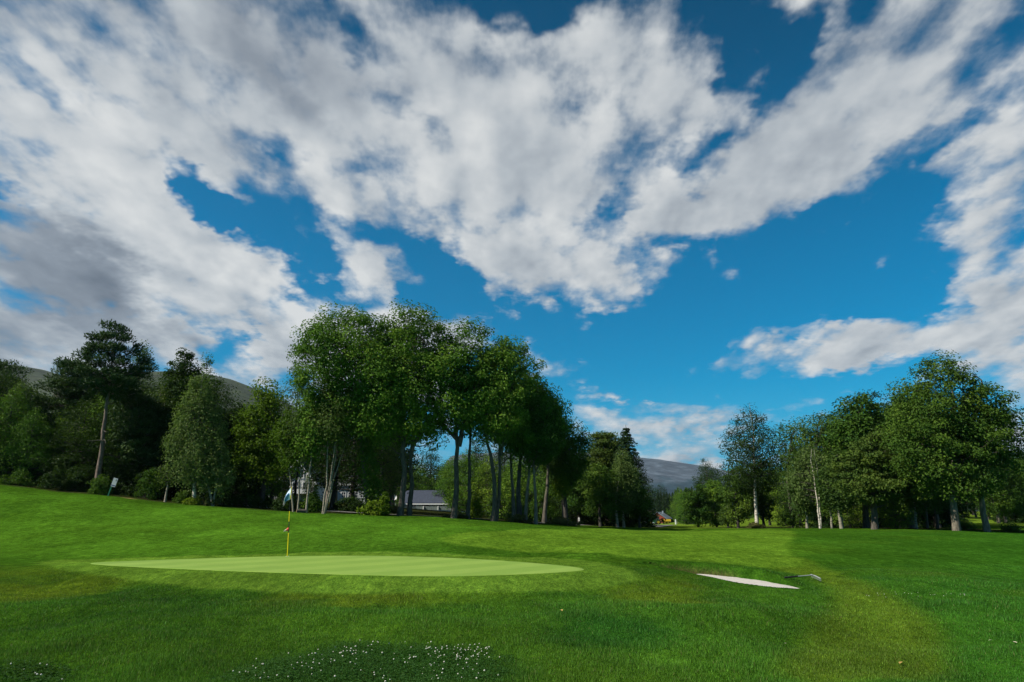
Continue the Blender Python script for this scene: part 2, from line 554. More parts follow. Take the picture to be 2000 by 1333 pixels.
def _tps_setup():
    u, w, h = [], [], []
    for px, py, Y in CTRL_PIX:
        u.append(X(px, py, Y) / Y); w.append(math.log(Y)); h.append(Z(py, Y))
    for x, y, hh in [(-7, 3, 0.02), (-2, 3, 0), (0, 3, 0), (3, 3, 0), (7, 3, 0), (0, 5, 0), (-4, 5, 0), (4, 5, 0), (-9, 9, .03), (9, 9, .02),
                     (0, 300, 0.8), (70, 310, -1.5), (-150, 300, 9), (150, 300, 1), (-300, 500, 16), (300, 500, 2), (0, 500, 1), (0, 1500, 1), (-900, 1500, 6), (900, 1500, 2)]:
        u.append(x / y); w.append(math.log(y)); h.append(hh)
    u = np.array(u) * 1.6; w = np.array(w); h = np.array(h)
    n = len(u)
    r2 = (u[:, None] - u) ** 2 + (w[:, None] - w) ** 2
    K = 0.5 * r2 * np.log(r2 + 1e-9) + np.eye(n) * 2e-3
    Pm = np.c_[np.ones(n), u, w]
    A = np.block([[K, Pm], [Pm.T, np.zeros((3, 3))]])
    s = np.linalg.solve(A, np.r_[h, 0, 0, 0])
    return u, w, s


_TU, _TW, _TS = _tps_setup()


def _tps(x, y):
    y = np.maximum(y, 3.0)
    u = np.clip(x / y, -1.3, 1.3) * 1.6; w = np.log(np.minimum(y, 1500))
    o = _TS[-3] + _TS[-2] * u + _TS[-1] * w
    for k in range(len(_TU)):
        r2 = (u - _TU[k]) ** 2 + (w - _TW[k]) ** 2
        o = o + _TS[k] * 0.5 * r2 * np.log(r2 + 1e-9)
    return o


def on_plane(px, py, z):
    r, f = ratio(py)
    Y = (z - EYE) / r
    return ((px - 1000) / FPX * Y * f, Y)


GREEN_PX = [(150, 1100), (280, 1095), (400, 1091), (560, 1086.5), (700, 1085.5), (800, 1087), (930, 1092), (1050, 1100), (1168, 1112), (1080, 1119.5),
            (950, 1124.5), (850, 1126), (700, 1123.5), (500, 1117.5), (350, 1111.5), (230, 1106)]
GREEN = smooth_poly([on_plane(px, py, GZ + .006) for px, py in GREEN_PX], 3)
PIT_PX = [(1236, 1098), (1270, 1106), (1340, 1120.5), (1440, 1139.5), (1520, 1148), (1566, 1150), (1530, 1134), (1475, 1116), (1400, 1106), (1320, 1100)]
PIT = smooth_poly([on_plane(px, py, .10 if 1 <= i <= 5 else .31) for i, (px, py) in enumerate(PIT_PX)], 2)
RIM_NEAR = [(3.24, 19.2), (4.49, 18.2), (4.82, 16.9), (4.98, 15.8), (5.45, 14.95), (5.95, 14.6)]
RIM_BACK = [(3.24, 19.2), (4.34, 19.0), (5.12, 17.9), (5.67, 16.7), (5.9, 15.5), (5.95, 14.6)]
PIT = smooth_poly(RIM_NEAR + RIM_BACK[1:-1][::-1], 2)
SAND_Z = 0.114


def line_d(x, y, pts):
    d = np.full(x.shape, 1e9)
    for a, b in zip(pts[:-1], pts[1:]):
        ex, ey = b[0] - a[0], b[1] - a[1]
        t = np.clip(((x - a[0]) * ex + (y - a[1]) * ey) / (ex * ex + ey * ey), 0, 1)
        d = np.minimum(d, np.hypot(x - a[0] - t * ex, y - a[1] - t * ey))
    return d


def ground(x, y):
    x = np.asarray(x, float); y = np.asarray(y, float)
    h = _tps(x, y)
    near = (y > 10) & (y < 30) & (np.abs(x) < 20)
    dg = np.full(x.shape, -99.0); dp = np.full(x.shape, -99.0)
    if near.any():
        dg[near] = poly_sd(x[near], y[near], GREEN); dp[near] = poly_sd(x[near], y[near], PIT)
    far = sstep(8, 60, y)
    und = fbm(x * .35, y * .35, 5, 3) * 0.24 + fbm(x * 1.3, y * 1.3, 9, 2) * 0.07
    und = und * (1 - sstep(-1.6, 0.2, dg)) * (1 - 0.5 * far) * (1 - sstep(-2.5, -.4, dp))
    # the rough in front of the green drops away in little swells
    und = und + fbm(x * .22 + 4, y * .5, 33, 2) * 0.22 * sstep(4.5, 8, y) * (1 - sstep(11, 14, y))
    h = h + und
    k = sstep(-2.2, -0.15, dg)
    h = h * (1 - k) + GZ * k
    # the bunker: low rim on the near side, banked lip at the back, floor under the sand
    dn = np.full(x.shape, 9.0); db = np.full(x.shape, 9.0)
    if near.any():
        dn[near] = line_d(x[near], y[near], RIM_NEAR); db[near] = line_d(x[near], y[near], RIM_BACK)
    wb = dn / (dn + db + 1e-6)
    zn = .12 + .21 * sstep(17.9, 19.1, y); zb = .12 + .25 * sstep(14.7, 16.6, y)
    kr = sstep(-1.7, -.08, dp)
    h = h * (1 - kr) + (zn * (1 - wb) + zb * wb) * kr
    pit = sstep(-0.05, 0.12, dp)
    h = h * (1 - pit) + (-.06) * pit
    return h


def gz(x, y):
    return float(ground(np.array([x]), np.array([y]))[0])


def gp(px, py, y0=5.0, y1=200.0):
    """ground point seen at picture (px, py)"""
    r, f = ratio(py)
    Ys = np.geomspace(y0, y1, 900)
    xs = (px - 1000) / FPX * Ys * f
    d = (EYE + Ys * r) - ground(xs, Ys)
    i = np.argmax(d < 0) if (d < 0).any() else len(Ys) - 1
    return (float(xs[i]), float(Ys[i]))


ZONES = {}
def zone(name, px, it=1):
    ZONES[name] = smooth_poly([gp(*p) for p in px], it)


zone('fringe', [(60, 1097), (165, 1091), (560, 1081), (900, 1083), (1150, 1093), (1232, 1114), (1260, 1135), (1200, 1148), (1000, 1158), (800, 1163), (500, 1158), (350, 1146), (200, 1126), (100, 1111)], 2)
zone('fairway', [(900, 1040), (1060, 1034), (1250, 1034), (1480, 1034), (1543, 1036), (1556, 1046), (1538, 1060), (1540, 1087), (1600, 1107), (1480, 1110), (1250, 1092), (1150, 1080), (950, 1072), (840, 1055)])
zone('path', [(1480, 1098), (1540, 1087), (1600, 1107), (1700, 1142), (1800, 1192), (1842, 1250), (1850, 1340), (1500, 1340), (1560, 1260), (1630, 1190), (1620, 1140)])
zone('slope', [(-300, 965), (0, 957), (215, 976), (420, 994), (640, 1010), (800, 1018), (950, 1028), (900, 1060), (600, 1078), (200, 1088), (-300, 1085)])
zone('clover', [(430, 1345), (470, 1305), (550, 1278), (690, 1260), (850, 1264), (950, 1277), (1000, 1300), (1012, 1345)], 2)
zone('clover_small', [(-60, 1330), (-20, 1300), (60, 1298), (130, 1310), (150, 1330), (60, 1345)])
zone('dark_patch', [(1060, 1235), (1120, 1205), (1250, 1200), (1330, 1225), (1320, 1262), (1180, 1270), (1090, 1262)])
WOOD = [(-60, 47), (-34, 47.2), (-27, 46.9), (-20.4, 46.5), (-14, 45.6), (-9, 46), (-4, 46), (-1.2, 47), (2, 50), (5, 58), (9, 63), (11.5, 68), (14, 95), (20, 300), (-300, 300), (-300, 47)]
WOOD2 = [(16.5, 62), (21, 56), (26, 49), (31, 44.5), (33.5, 44.5), (35, 52), (33, 66), (28, 80), (20, 72)]


def grass_color(x, y):
    x = np.asarray(x, float); y = np.asarray(y, float)
    rough = np.array([.039, .108, .008]); c = np.tile(rough, (len(x), 1))
    def put(mask, col):
        nonlocal c
        c = c + (np.array(col) - c) * mask[:, None]
    n1 = fbm(x * .30, y * .30, 21, 4); n2 = fbm(x * .9, y * .9, 41, 3); n3 = fbm(x * .12, y * .12, 77, 3)
    put(sstep(30, 70, y) * 0.6, (.064, .145, .006))
    put(sstep(.02, .28, n1) * (1 - sstep(14, 22, y)) * 0.75, (.080, .122, .008))
    put(sstep(.02, .25, -n2) * (1 - sstep(14, 22, y)) * 0.55, (.020, .070, .007))
    put(sstep(.03, .2, n3) * 0.35, (.068, .132, .008))
    def z(name, w=0.4):
        m = np.zeros(len(x)); k = y < 80
        m[k] = sstep(-w, w, poly_sd(x[k], y[k], ZONES[name])); return m
    rr = sstep(-.1, .6, x / np.maximum(y, 3) - .32) * (y < 50)
    put(rr * .75, (.025, .110, .010))
    put(z('slope', 2.2) * (0.8 + n2 * .8), (.066, .170, .012))
    put(z('slope', 2.0) * sstep(.04, .2, fbm(x * .25, y * .12, 301, 3)) * .55, (.038, .105, .008))
    put(z('path', .3) * 0.95, (.072, .130, .010))
    put(z('path', 1.0) * sstep(0, .22, n1) * .5, (.105, .125, .010))
    put(z('fairway', .25) * 0.9, (.094, .192, .015))
    put(z('fringe', .16), (.090, .182, .018))
    put(z('dark_patch', .5) * .8, (.016, .072, .008))
    put(z('clover', .6) * .8, (.016, .064, .009)); put(z('clover_small', .4) * .7, (.016, .064, .009))
    dp = poly_sd(x, y, PIT) if len(x) else np.zeros(0)
    back = sstep(-.2, .4, (y - 13.4) / 5.2 - (5.55 - x) * .40 + .12)
    put(sstep(-.55, -.1, dp), (.030, .092, .007))
    put(sstep(.0, .045, dp + n2 * .05) * sstep(16.4, 17.2, y) * (1 - sstep(5.15, 5.5, x)) * .85, (.072, .047, .028))
    # bare sandy spots at the top of the bank
    for (px, py, rx, ry) in BARE:
        put(sstep(1.0, .35, np.hypot((x - px) / rx, (y - py) / ry) + n2 * 1.6) * .85, (.30, .22, .10))
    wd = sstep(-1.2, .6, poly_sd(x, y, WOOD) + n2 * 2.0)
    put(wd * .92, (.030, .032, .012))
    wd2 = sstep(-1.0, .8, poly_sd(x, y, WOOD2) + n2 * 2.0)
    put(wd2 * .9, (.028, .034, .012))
    put(sstep(110, 160, y), (.060, .115, .018))
    mead = sstep(-1, 1, (y - 58)) * sstep(.05, .12, x / np.maximum(y, 1)) * (1 - wd2) * (1 - sstep(220, 320, y))
    put(mead * .85, (.115, .185, .018))
    mott = .62 * fbm(x * .45, y * .22, 211, 4) + .50 * fbm(x * 1.7, y * .8, 223, 3)
    c = c * np.exp(mott * (1 - wd))[:, None]
    return np.clip(c, .002, 1)


BARE = [gp(228, 970, 20, 60) + (0.8, .30), gp(252, 974, 20, 60) + (0.5, .25), gp(287, 974, 20, 60) + (1.3, .4), gp(1110, 1020, 20, 80) + (1.2, .6)]


def axis(segs):
    out = []
    for a, b, d in segs:
        n = max(1, int(round((b - a) / d)))
        out += list(np.linspace(a, b, n, endpoint=False))
    out.append(segs[-1][1])
    return np.array(out)


gx = np.r_[-np.geomspace(45, 3300, 40)[::-1], axis([(-44, -14, .30), (-14, 2.4, .16), (2.4, 6.2, .055), (6.2, 14, .16), (14, 44, .30)]), np.geomspace(45, 3300, 40)]
gy = np.r_[axis([(-60, 2, 4), (2, 12.4, .14), (12.4, 20.4, .06), (20.4, 36, .16), (36, 66, .26)]), np.geomspace(67, 4300, 70)]
GXX, GYY = np.meshgrid(gx, gy)
xf, yf = GXX.ravel(), GYY.ravel()
zf = ground(xf, yf)
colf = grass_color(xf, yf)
nx, ny = len(gx), len(gy)
ii = (np.arange(ny - 1)[:, None] * nx + np.arange(nx - 1)[None, :])
quads = np.stack([ii, ii + 1, ii + nx + 1, ii + nx], -1).reshape(-1, 4)

m = Mat('turf')
at = m.node('ShaderNodeAttribute'); at.attribute_name = 'Col'
geo = m.node('ShaderNodeNewGeometry')
pos = geo.outputs['Position']
f1 = m.noise(26, 3, .65, scaled(m, pos, (1, 0.55, 1)))
f2 = m.noise(3.0, 4, .6, pos)
f3 = m.noise(90, 2, .6, pos)
v1 = m.ramp(f1, [(.3, (.50, .52, .50)), (.5, (.95, .95, .95)), (.72, (1.5, 1.42, 1.4))])
v2 = m.ramp(f2, [(.3, (.72, .75, .75)), (.7, (1.32, 1.22, 1.2))])
f4 = m.noise(7.5, 4, .7, scaled(m, pos, (1, .30, 1)))
v4 = m.ramp(f4, [(.3, (.58, .62, .6)), (.5, (.95, .96, .95)), (.72, (1.45, 1.36, 1.3))])
c = m.mix(1.0, at.outputs['Color'], v1, 'MULTIPLY')
c = m.mix(1.0, c, v2, 'MULTIPLY')
c = m.mix(1.0, c, v4, 'MULTIPLY')
m.color(c).rough(.85)
m.b.inputs['Specular IOR Level'].default_value = 0
ad = m.node('ShaderNodeMath', operation='ADD'); m.L.new(f1, ad.inputs[0]); m.L.new(f3, ad.inputs[1])
m.bump(ad.outputs[0], .7, .045)
TURF = m.m
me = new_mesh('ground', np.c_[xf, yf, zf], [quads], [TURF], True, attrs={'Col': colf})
tag(link('ground', me), kind='structure')

# ---- putting green: its own close-mown sheet with mowing stripes
gpoly = np.array(GREEN)
gc = gpoly.mean(0)
rings = [1.0, .992, .97, .9, .75, .55, .3, .001]
gv = np.concatenate([gc + (gpoly - gc) * s for s in rings])
n_ = len(gpoly)
gzv = np.full(len(gv), GZ + .008); gzv[:n_] = GZ - .01
gq = []
for k in range(len(rings) - 1):
    for i in range(n_):
        gq.append((k * n_ + i, k * n_ + (i + 1) % n_, (k + 1) * n_ + (i + 1) % n_, (k + 1) * n_ + i))
m = Mat('close_mown_turf')
geo = m.node('ShaderNodeNewGeometry')
pos = geo.outputs['Position']
rot = m.node('ShaderNodeMapping'); rot.inputs['Rotation'].default_value = (0, 0, R(38)); m.L.new(pos, rot.inputs['Vector'])
wv = m.node('ShaderNodeTexWave', bands_direction='X', wave_profile='SIN')
wv.inputs['Scale'].default_value = .19; wv.inputs['Distortion'].default_value = .5; wv.inputs['Detail'].default_value = 1
m.L.new(rot.outputs[0], wv.inputs['Vector'])
st = m.ramp(wv.outputs['Fac'], [(.40, (.165, .275, .042)), (.60, (.195, .305, .052))])
f1 = m.noise(34, 3, .65, pos); f2 = m.noise(1.1, 4, .6, pos)
c = m.mix(1.0, st, m.ramp(f1, [(.3, (.84, .85, .82)), (.7, (1.16, 1.14, 1.15))]), 'MULTIPLY')
c = m.mix(1.0, c, m.ramp(f2, [(.3, (.92, .93, .9)), (.7, (1.08, 1.06, 1.06))]), 'MULTIPLY')
m.color(c).rough(.8); m.b.inputs['Specular IOR Level'].default_value = .15
m.bump(f1, .25, .01)
tag(link('putting_green', new_mesh('putting_green', np.c_[gv, gzv], [np.array(gq)], [m.m], True)), kind='structure')

# ---- bunker sand
sx = axis([(2.6, 6.2, .06)]); sy = axis([(12.8, 20.2, .06)])
SX, SY = np.meshgrid(sx, sy)
sd = poly_sd(SX.ravel(), SY.ravel(), PIT)
inside = sd.reshape(SX.shape) > -0.02
sz = SAND_Z + 0.03 * fbm(SX * 1.1, SY * 1.1, 61, 3) + .014 * fbm(SX * 6, SY * 6, 63, 2) - .25 * sstep(4.75, 4.3, SX)
idx = -np.ones(SX.shape, int)
k4 = inside[:-1, :-1] & inside[1:, :-1] & inside[1:, 1:] & inside[:-1, 1:]
nxs = len(sx)
base = (np.arange(len(sy) - 1)[:, None] * nxs + np.arange(nxs - 1)[None, :])[k4]
qs = np.stack([base, base + 1, base + nxs + 1, base + nxs], -1)
used, inv = np.unique(qs.ravel(), return_inverse=True)
m = Mat('bunker_sand')
pos = m.node('ShaderNodeNewGeometry').outputs['Position']
f = m.noise(9, 5, .7, pos); f2 = m.noise(60, 2, .6, pos)
m.color(m.ramp(f, [(.3, (.40, .37, .33)), (.7, (.52, .49, .45))])).rough(.95)
m.bump(f2, .6, .015)
tag(link('bunker_sand', new_mesh('bunker_sand', np.c_[SX.ravel(), SY.ravel(), sz.ravel()][used], [inv.reshape(-1, 4)], [m.m], True)), kind='structure')

# ---- gravel track at the foot of the wood, and the far farm track
def ribbon(name, pts, width, mat, lift=.02, n=60):
    pts = np.array(pts, float)
    t = np.linspace(0, len(pts) - 1, n)
    i = np.clip(t.astype(int), 0, len(pts) - 2); fr = (t - i)[:, None]
    p = pts[i] * (1 - fr) + pts[i + 1] * fr
    d = np.gradient(p, axis=0); d /= np.linalg.norm(d, axis=1)[:, None]
    nrm = np.c_[-d[:, 1], d[:, 0]]
    cols = 5
    off = np.linspace(-.5, .5, cols) * width
    v = p[:, None, :] + nrm[:, None, :] * off[None, :, None]
    v = v.reshape(-1, 2)
    wig = fbm(v[:, 0] * .8, v[:, 1] * .8, 3, 2) * .25
    z = ground(v[:, 0], v[:, 1]) + lift
    ii = (np.arange(n - 1)[:, None] * cols + np.arange(cols - 1)[None, :])
    q = np.stack([ii, ii + cols, ii + cols + 1, ii + 1], -1).reshape(-1, 4)
    o = link(name, new_mesh(name, np.c_[v[:, 0], v[:, 1] + wig * .3, z], [q], [mat], True))
    tag(o, kind='structure')
    return o


m = Mat('gravel')
pos = m.node('ShaderNodeNewGeometry').outputs['Position']
f = m.noise(14, 4, .7, pos)
m.color(m.ramp(f, [(.3, (.10, .095, .085)), (.7, (.22, .21, .19))])).rough(.95)
m.bump(f, .8, .02)
GRAVEL = m.m
ribbon('gravel_track', [(-24, 51), (-18.5, 49.8), (-14, 49.0), (-10, 48.6), (-6, 48.6), (-3, 49.3), (0, 51), (3, 54), (6, 60), (10, 66)], 1.5, GRAVEL, .03)
ribbon('farm_track', [(13.4, 70), (17.5, 84), (22, 100), (25, 117), (29, 140)], 2.6, GRAVEL, .05)

# ------------------------------------------------------------------ far hills
def hill(name, ridge, Y, depth, mat, seed, rough_amp, foot, nx_=200, ny_=60):
    px = np.array([r[0] for r in ridge], float); py = np.array([r[1] for r in ridge], float)
    xs_ = np.array([X(a, b, Y) for a, b in zip(px, py)]); zs_ = np.array([Z(b, Y) for b in py])
    gxh = np.linspace(xs_[0], xs_[-1], nx_)
    top = np.interp(gxh, xs_, zs_)
    k = np.ones(7) / 7
    top = np.convolve(np.pad(top, 3, mode='edge'), k, 'valid')
    t = np.linspace(0, 1.5, ny_)
    prof = np.where(t <= 1, np.sin(np.clip(t, 0, 1) * math.pi / 2) ** 1.25, 1 - .55 * ((t - 1) / .5) ** 1.4)
    XX, TT = np.meshgrid(gxh, t)
    YY = Y - depth + TT * depth
    ZZ = foot + (top[None, :] - foot) * prof[:, None]
    ZZ = ZZ + fbm(XX / depth * 9, YY / depth * 9, seed, 5) * rough_amp * np.minimum(1, TT * 1.6) * (np.abs(TT - 1) > .02) 
    ii = (np.arange(ny_ - 1)[:, None] * nx_ + np.arange(nx_ - 1)[None, :])
    q = np.stack([ii, ii + 1, ii + nx_ + 1, ii + nx_], -1).reshape(-1, 4)
    o = link(name, new_mesh(name, np.c_[XX.ravel(), YY.ravel(), ZZ.ravel()], [q], [mat], True))
    tag(o, kind='structure')
    return o


def hill_mat(name, rock, green, wood, sc, zlo, zhi):
    m = Mat(name)
    pos = m.node('ShaderNodeNewGeometry').outputs['Position']
    spz = m.node('ShaderNodeSeparateXYZ'); m.L.new(pos, spz.inputs[0])
    f = m.noise(sc, 7, .62, scaled(m, pos, (1, .45, 1.6)), .4)
    f2 = m.noise(sc * 5, 6, .68, scaled(m, pos, (1, .6, 2.2)))
    mr = m.node('ShaderNodeMapRange'); m.L.new(spz.outputs[2], mr.inputs[0]); mr.inputs[1].default_value = zlo; mr.inputs[2].default_value = zhi
    ad = m.node('ShaderNodeMath', operation='MULTIPLY_ADD'); m.L.new(f, ad.inputs[0]); ad.inputs[1].default_value = 1.6; ad.inputs[2].default_value = -.8
    ad2 = m.node('ShaderNodeMath', operation='ADD'); m.L.new(ad.outputs[0], ad2.inputs[0]); m.L.new(mr.outputs[0], ad2.inputs[1])
    c = m.ramp(ad2.outputs[0], [(.15, wood), (.38, green), (.52, rock), (.9, rock)])
    c = m.mix(1.0, c, m.ramp(f2, [(.32, (.5, .52, .55)), (.5, (.9, .9, .9)), (.68, (1.7, 1.65, 1.6))]), 'MULTIPLY')
    m.color(c).rough(.95)
    m.bump(f2, .6, 6.0)
    return m.m


hill('mountain', [(900, 895), (1000, 885), (1100, 887), (1180, 893), (1256, 902), (1300, 909), (1340, 918), (1380, 930), (1420, 943), (1470, 960), (1530, 978), (1600, 992)], 3100, 1500,
     hill_mat('bare_rock_slope', (.056, .076, .098), (.014, .038, .052), (.007, .022, .034), .0045, 20, 175), 4, 22, 2)
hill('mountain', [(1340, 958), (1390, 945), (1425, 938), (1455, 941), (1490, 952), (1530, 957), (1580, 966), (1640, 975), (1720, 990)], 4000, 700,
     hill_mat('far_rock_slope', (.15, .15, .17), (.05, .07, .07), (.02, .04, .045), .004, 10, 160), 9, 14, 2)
hill('hill', [(-700, 760), (-300, 745), (-60, 758), (30, 733), (80, 723), (115, 731), (170, 752), (260, 752), (340, 740), (390, 735), (440, 743), (490, 757), (560, 786), (640, 830), (700, 868), (780, 915), (900, 955), (1000, 985)], 900, 480,
     hill_mat('grassy_hillside', (.032, .046, .020), (.036, .058, .018), (.016, .036, .012), .010, -30, 120), 14, 7, 3)
hill('hill', [(1700, 985), (1800, 960), (1900, 925), (1950, 905), (2000, 893), (2080, 880), (2300, 870)], 330, 150,
     hill_mat('wooded_hillside', (.028, .055, .016), (.022, .046, .013), (.018, .038, .012), .06, -20, 60), 24, 2.5, -4)

# ------------------------------------------------------------------ plants: materials
LM = {
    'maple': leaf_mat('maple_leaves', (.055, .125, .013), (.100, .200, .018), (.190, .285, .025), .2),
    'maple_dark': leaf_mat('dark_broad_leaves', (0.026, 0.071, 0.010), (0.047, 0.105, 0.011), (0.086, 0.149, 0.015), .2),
    'deep': leaf_mat('shade_darkened_leaves', (0.009, 0.028, 0.005), (0.016, 0.042, 0.006), (0.030, 0.064, 0.009), .2),  # leaf colour darkened to paint in the shade of the left wood
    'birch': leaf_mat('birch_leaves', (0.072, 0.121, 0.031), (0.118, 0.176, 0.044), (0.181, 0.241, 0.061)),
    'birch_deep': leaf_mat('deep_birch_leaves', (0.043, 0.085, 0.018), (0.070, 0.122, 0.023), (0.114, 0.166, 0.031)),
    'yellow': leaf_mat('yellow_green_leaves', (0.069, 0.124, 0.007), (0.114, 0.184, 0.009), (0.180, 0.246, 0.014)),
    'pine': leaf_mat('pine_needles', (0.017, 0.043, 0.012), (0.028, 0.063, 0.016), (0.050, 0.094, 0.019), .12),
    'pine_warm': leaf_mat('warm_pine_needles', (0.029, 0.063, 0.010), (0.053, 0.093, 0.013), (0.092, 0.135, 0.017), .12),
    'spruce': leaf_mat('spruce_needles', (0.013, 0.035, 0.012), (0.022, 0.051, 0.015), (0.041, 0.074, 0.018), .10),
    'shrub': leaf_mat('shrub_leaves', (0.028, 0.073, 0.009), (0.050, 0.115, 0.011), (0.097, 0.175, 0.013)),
    'dry': leaf_mat('dry_weeds', (0.070, 0.075, 0.022), (0.110, 0.110, 0.032), (0.165, 0.150, 0.050)),
}
BM = {
    'grey': bark_mat('grey_bark', (.040, .034, .026), (.115, .100, .078)),
    'dark': bark_mat('dark_bark', (.030, .026, .022), (.080, .070, .058)),
    'lit': bark_mat('pale_mottled_bark', (.065, .055, .040), (.20, .172, .128)),
    'mossy': bark_mat('mossy_bark', (.048, .042, .032), (.14, .122, .094), moss=(.055, .075, .022)),
    'pine': bark_mat('pine_bark', (.090, .062, .045), (.21, .16, .125), (4, 4, 1.4)),
    'birch': birch_mat('white_birch_bark', (.50, .46, .38), (.05, .045, .04)),
    'pale': birch_mat('pale_young_bark', (.26, .235, .175), (.07, .06, .045)),
}


# ------------------------------------------------------------------ plants: geometry
def leaf_cards(rng, C, Nrm, size, aspect=.62, tint=None, along=None):
    n = len(C)
    Nrm = Nrm / (np.linalg.norm(Nrm, axis=1)[:, None] + 1e-9)
    t = rng.normal(size=(n, 3)) if along is None else along + rng.normal(size=(n, 3)) * .35
    A = t - (t * Nrm).sum(1)[:, None] * Nrm
    A /= np.linalg.norm(A, axis=1)[:, None] + 1e-9
    B = np.cross(Nrm, A)
    s = size[:, None]
    v = np.empty((n, 4, 3))
    fold = Nrm * s * .12
    v[:, 0] = C - A * s * .5 - fold
    v[:, 1] = C + B * s * aspect * .5 + fold + A * s * .05
    v[:, 2] = C + A * s * .5 - fold
    v[:, 3] = C - B * s * aspect * .5 + fold + A * s * .05
    q = np.arange(n * 4).reshape(n, 4)
    tt = np.repeat(tint if tint is not None else np.full(n, .5), 4)
    return v.reshape(-1, 3), q, tt


def profile(shape, t):
    t = np.clip(t, 0, 1)
    if shape == 'round': return np.sin(np.pi * (0.10 + 0.86 * t)) ** .55
    if shape == 'oval': return np.sin(np.pi * np.clip(.06 + .92 * t, 0, 1) ** .72) ** .75
    if shape == 'tall': return (np.sin(np.pi * np.clip(.08 + .90 * t, 0, 1) ** .85) ** .6) * (1 - .45 * t)
    if shape == 'cone': return np.clip(1.02 - t, 0, 1) ** .9
    if shape == 'dome': return np.sqrt(np.clip(1 - (t * .98) ** 2, 0, 1))
    if shape == 'ragged': return np.interp(t, [0, .12, .35, .6, .85, 1], [.45, 1, .95, .62, .48, .2])
    if shape == 'pine': return (.55 + .45 * np.sin(np.pi * (.1 + .75 * t))) * (1 - .3 * t)
    return np.ones_like(t)


def polyline(p0, p1, n, rng, sag=0.0, wob=.05):
    t = np.linspace(0, 1, n)[:, None]
    p = p0 * (1 - t) + p1 * t
    L = np.linalg.norm(p1 - p0)
    p = p + np.sin(np.pi * t) * np.array([0, 0, sag * L])
    w = rng.normal(size=(n, 3)) * wob * L; w[0] = 0; w[-1] = 0
    return p + w


def stem_points(stem, n=10):
    """stem: list of (x, y, z) -> smooth polyline"""
    P = np.array(stem, float)
    d = np.r_[0, np.cumsum(np.linalg.norm(np.diff(P, axis=0), axis=1))]
    t = np.linspace(0, d[-1], max(n, 3))
    q = np.stack([np.interp(t, d, P[:, i]) for i in range(3)], 1)
    for _ in range(2):
        q[1:-1] = q[1:-1] * .5 + (q[:-2] + q[2:]) * .25
    return q


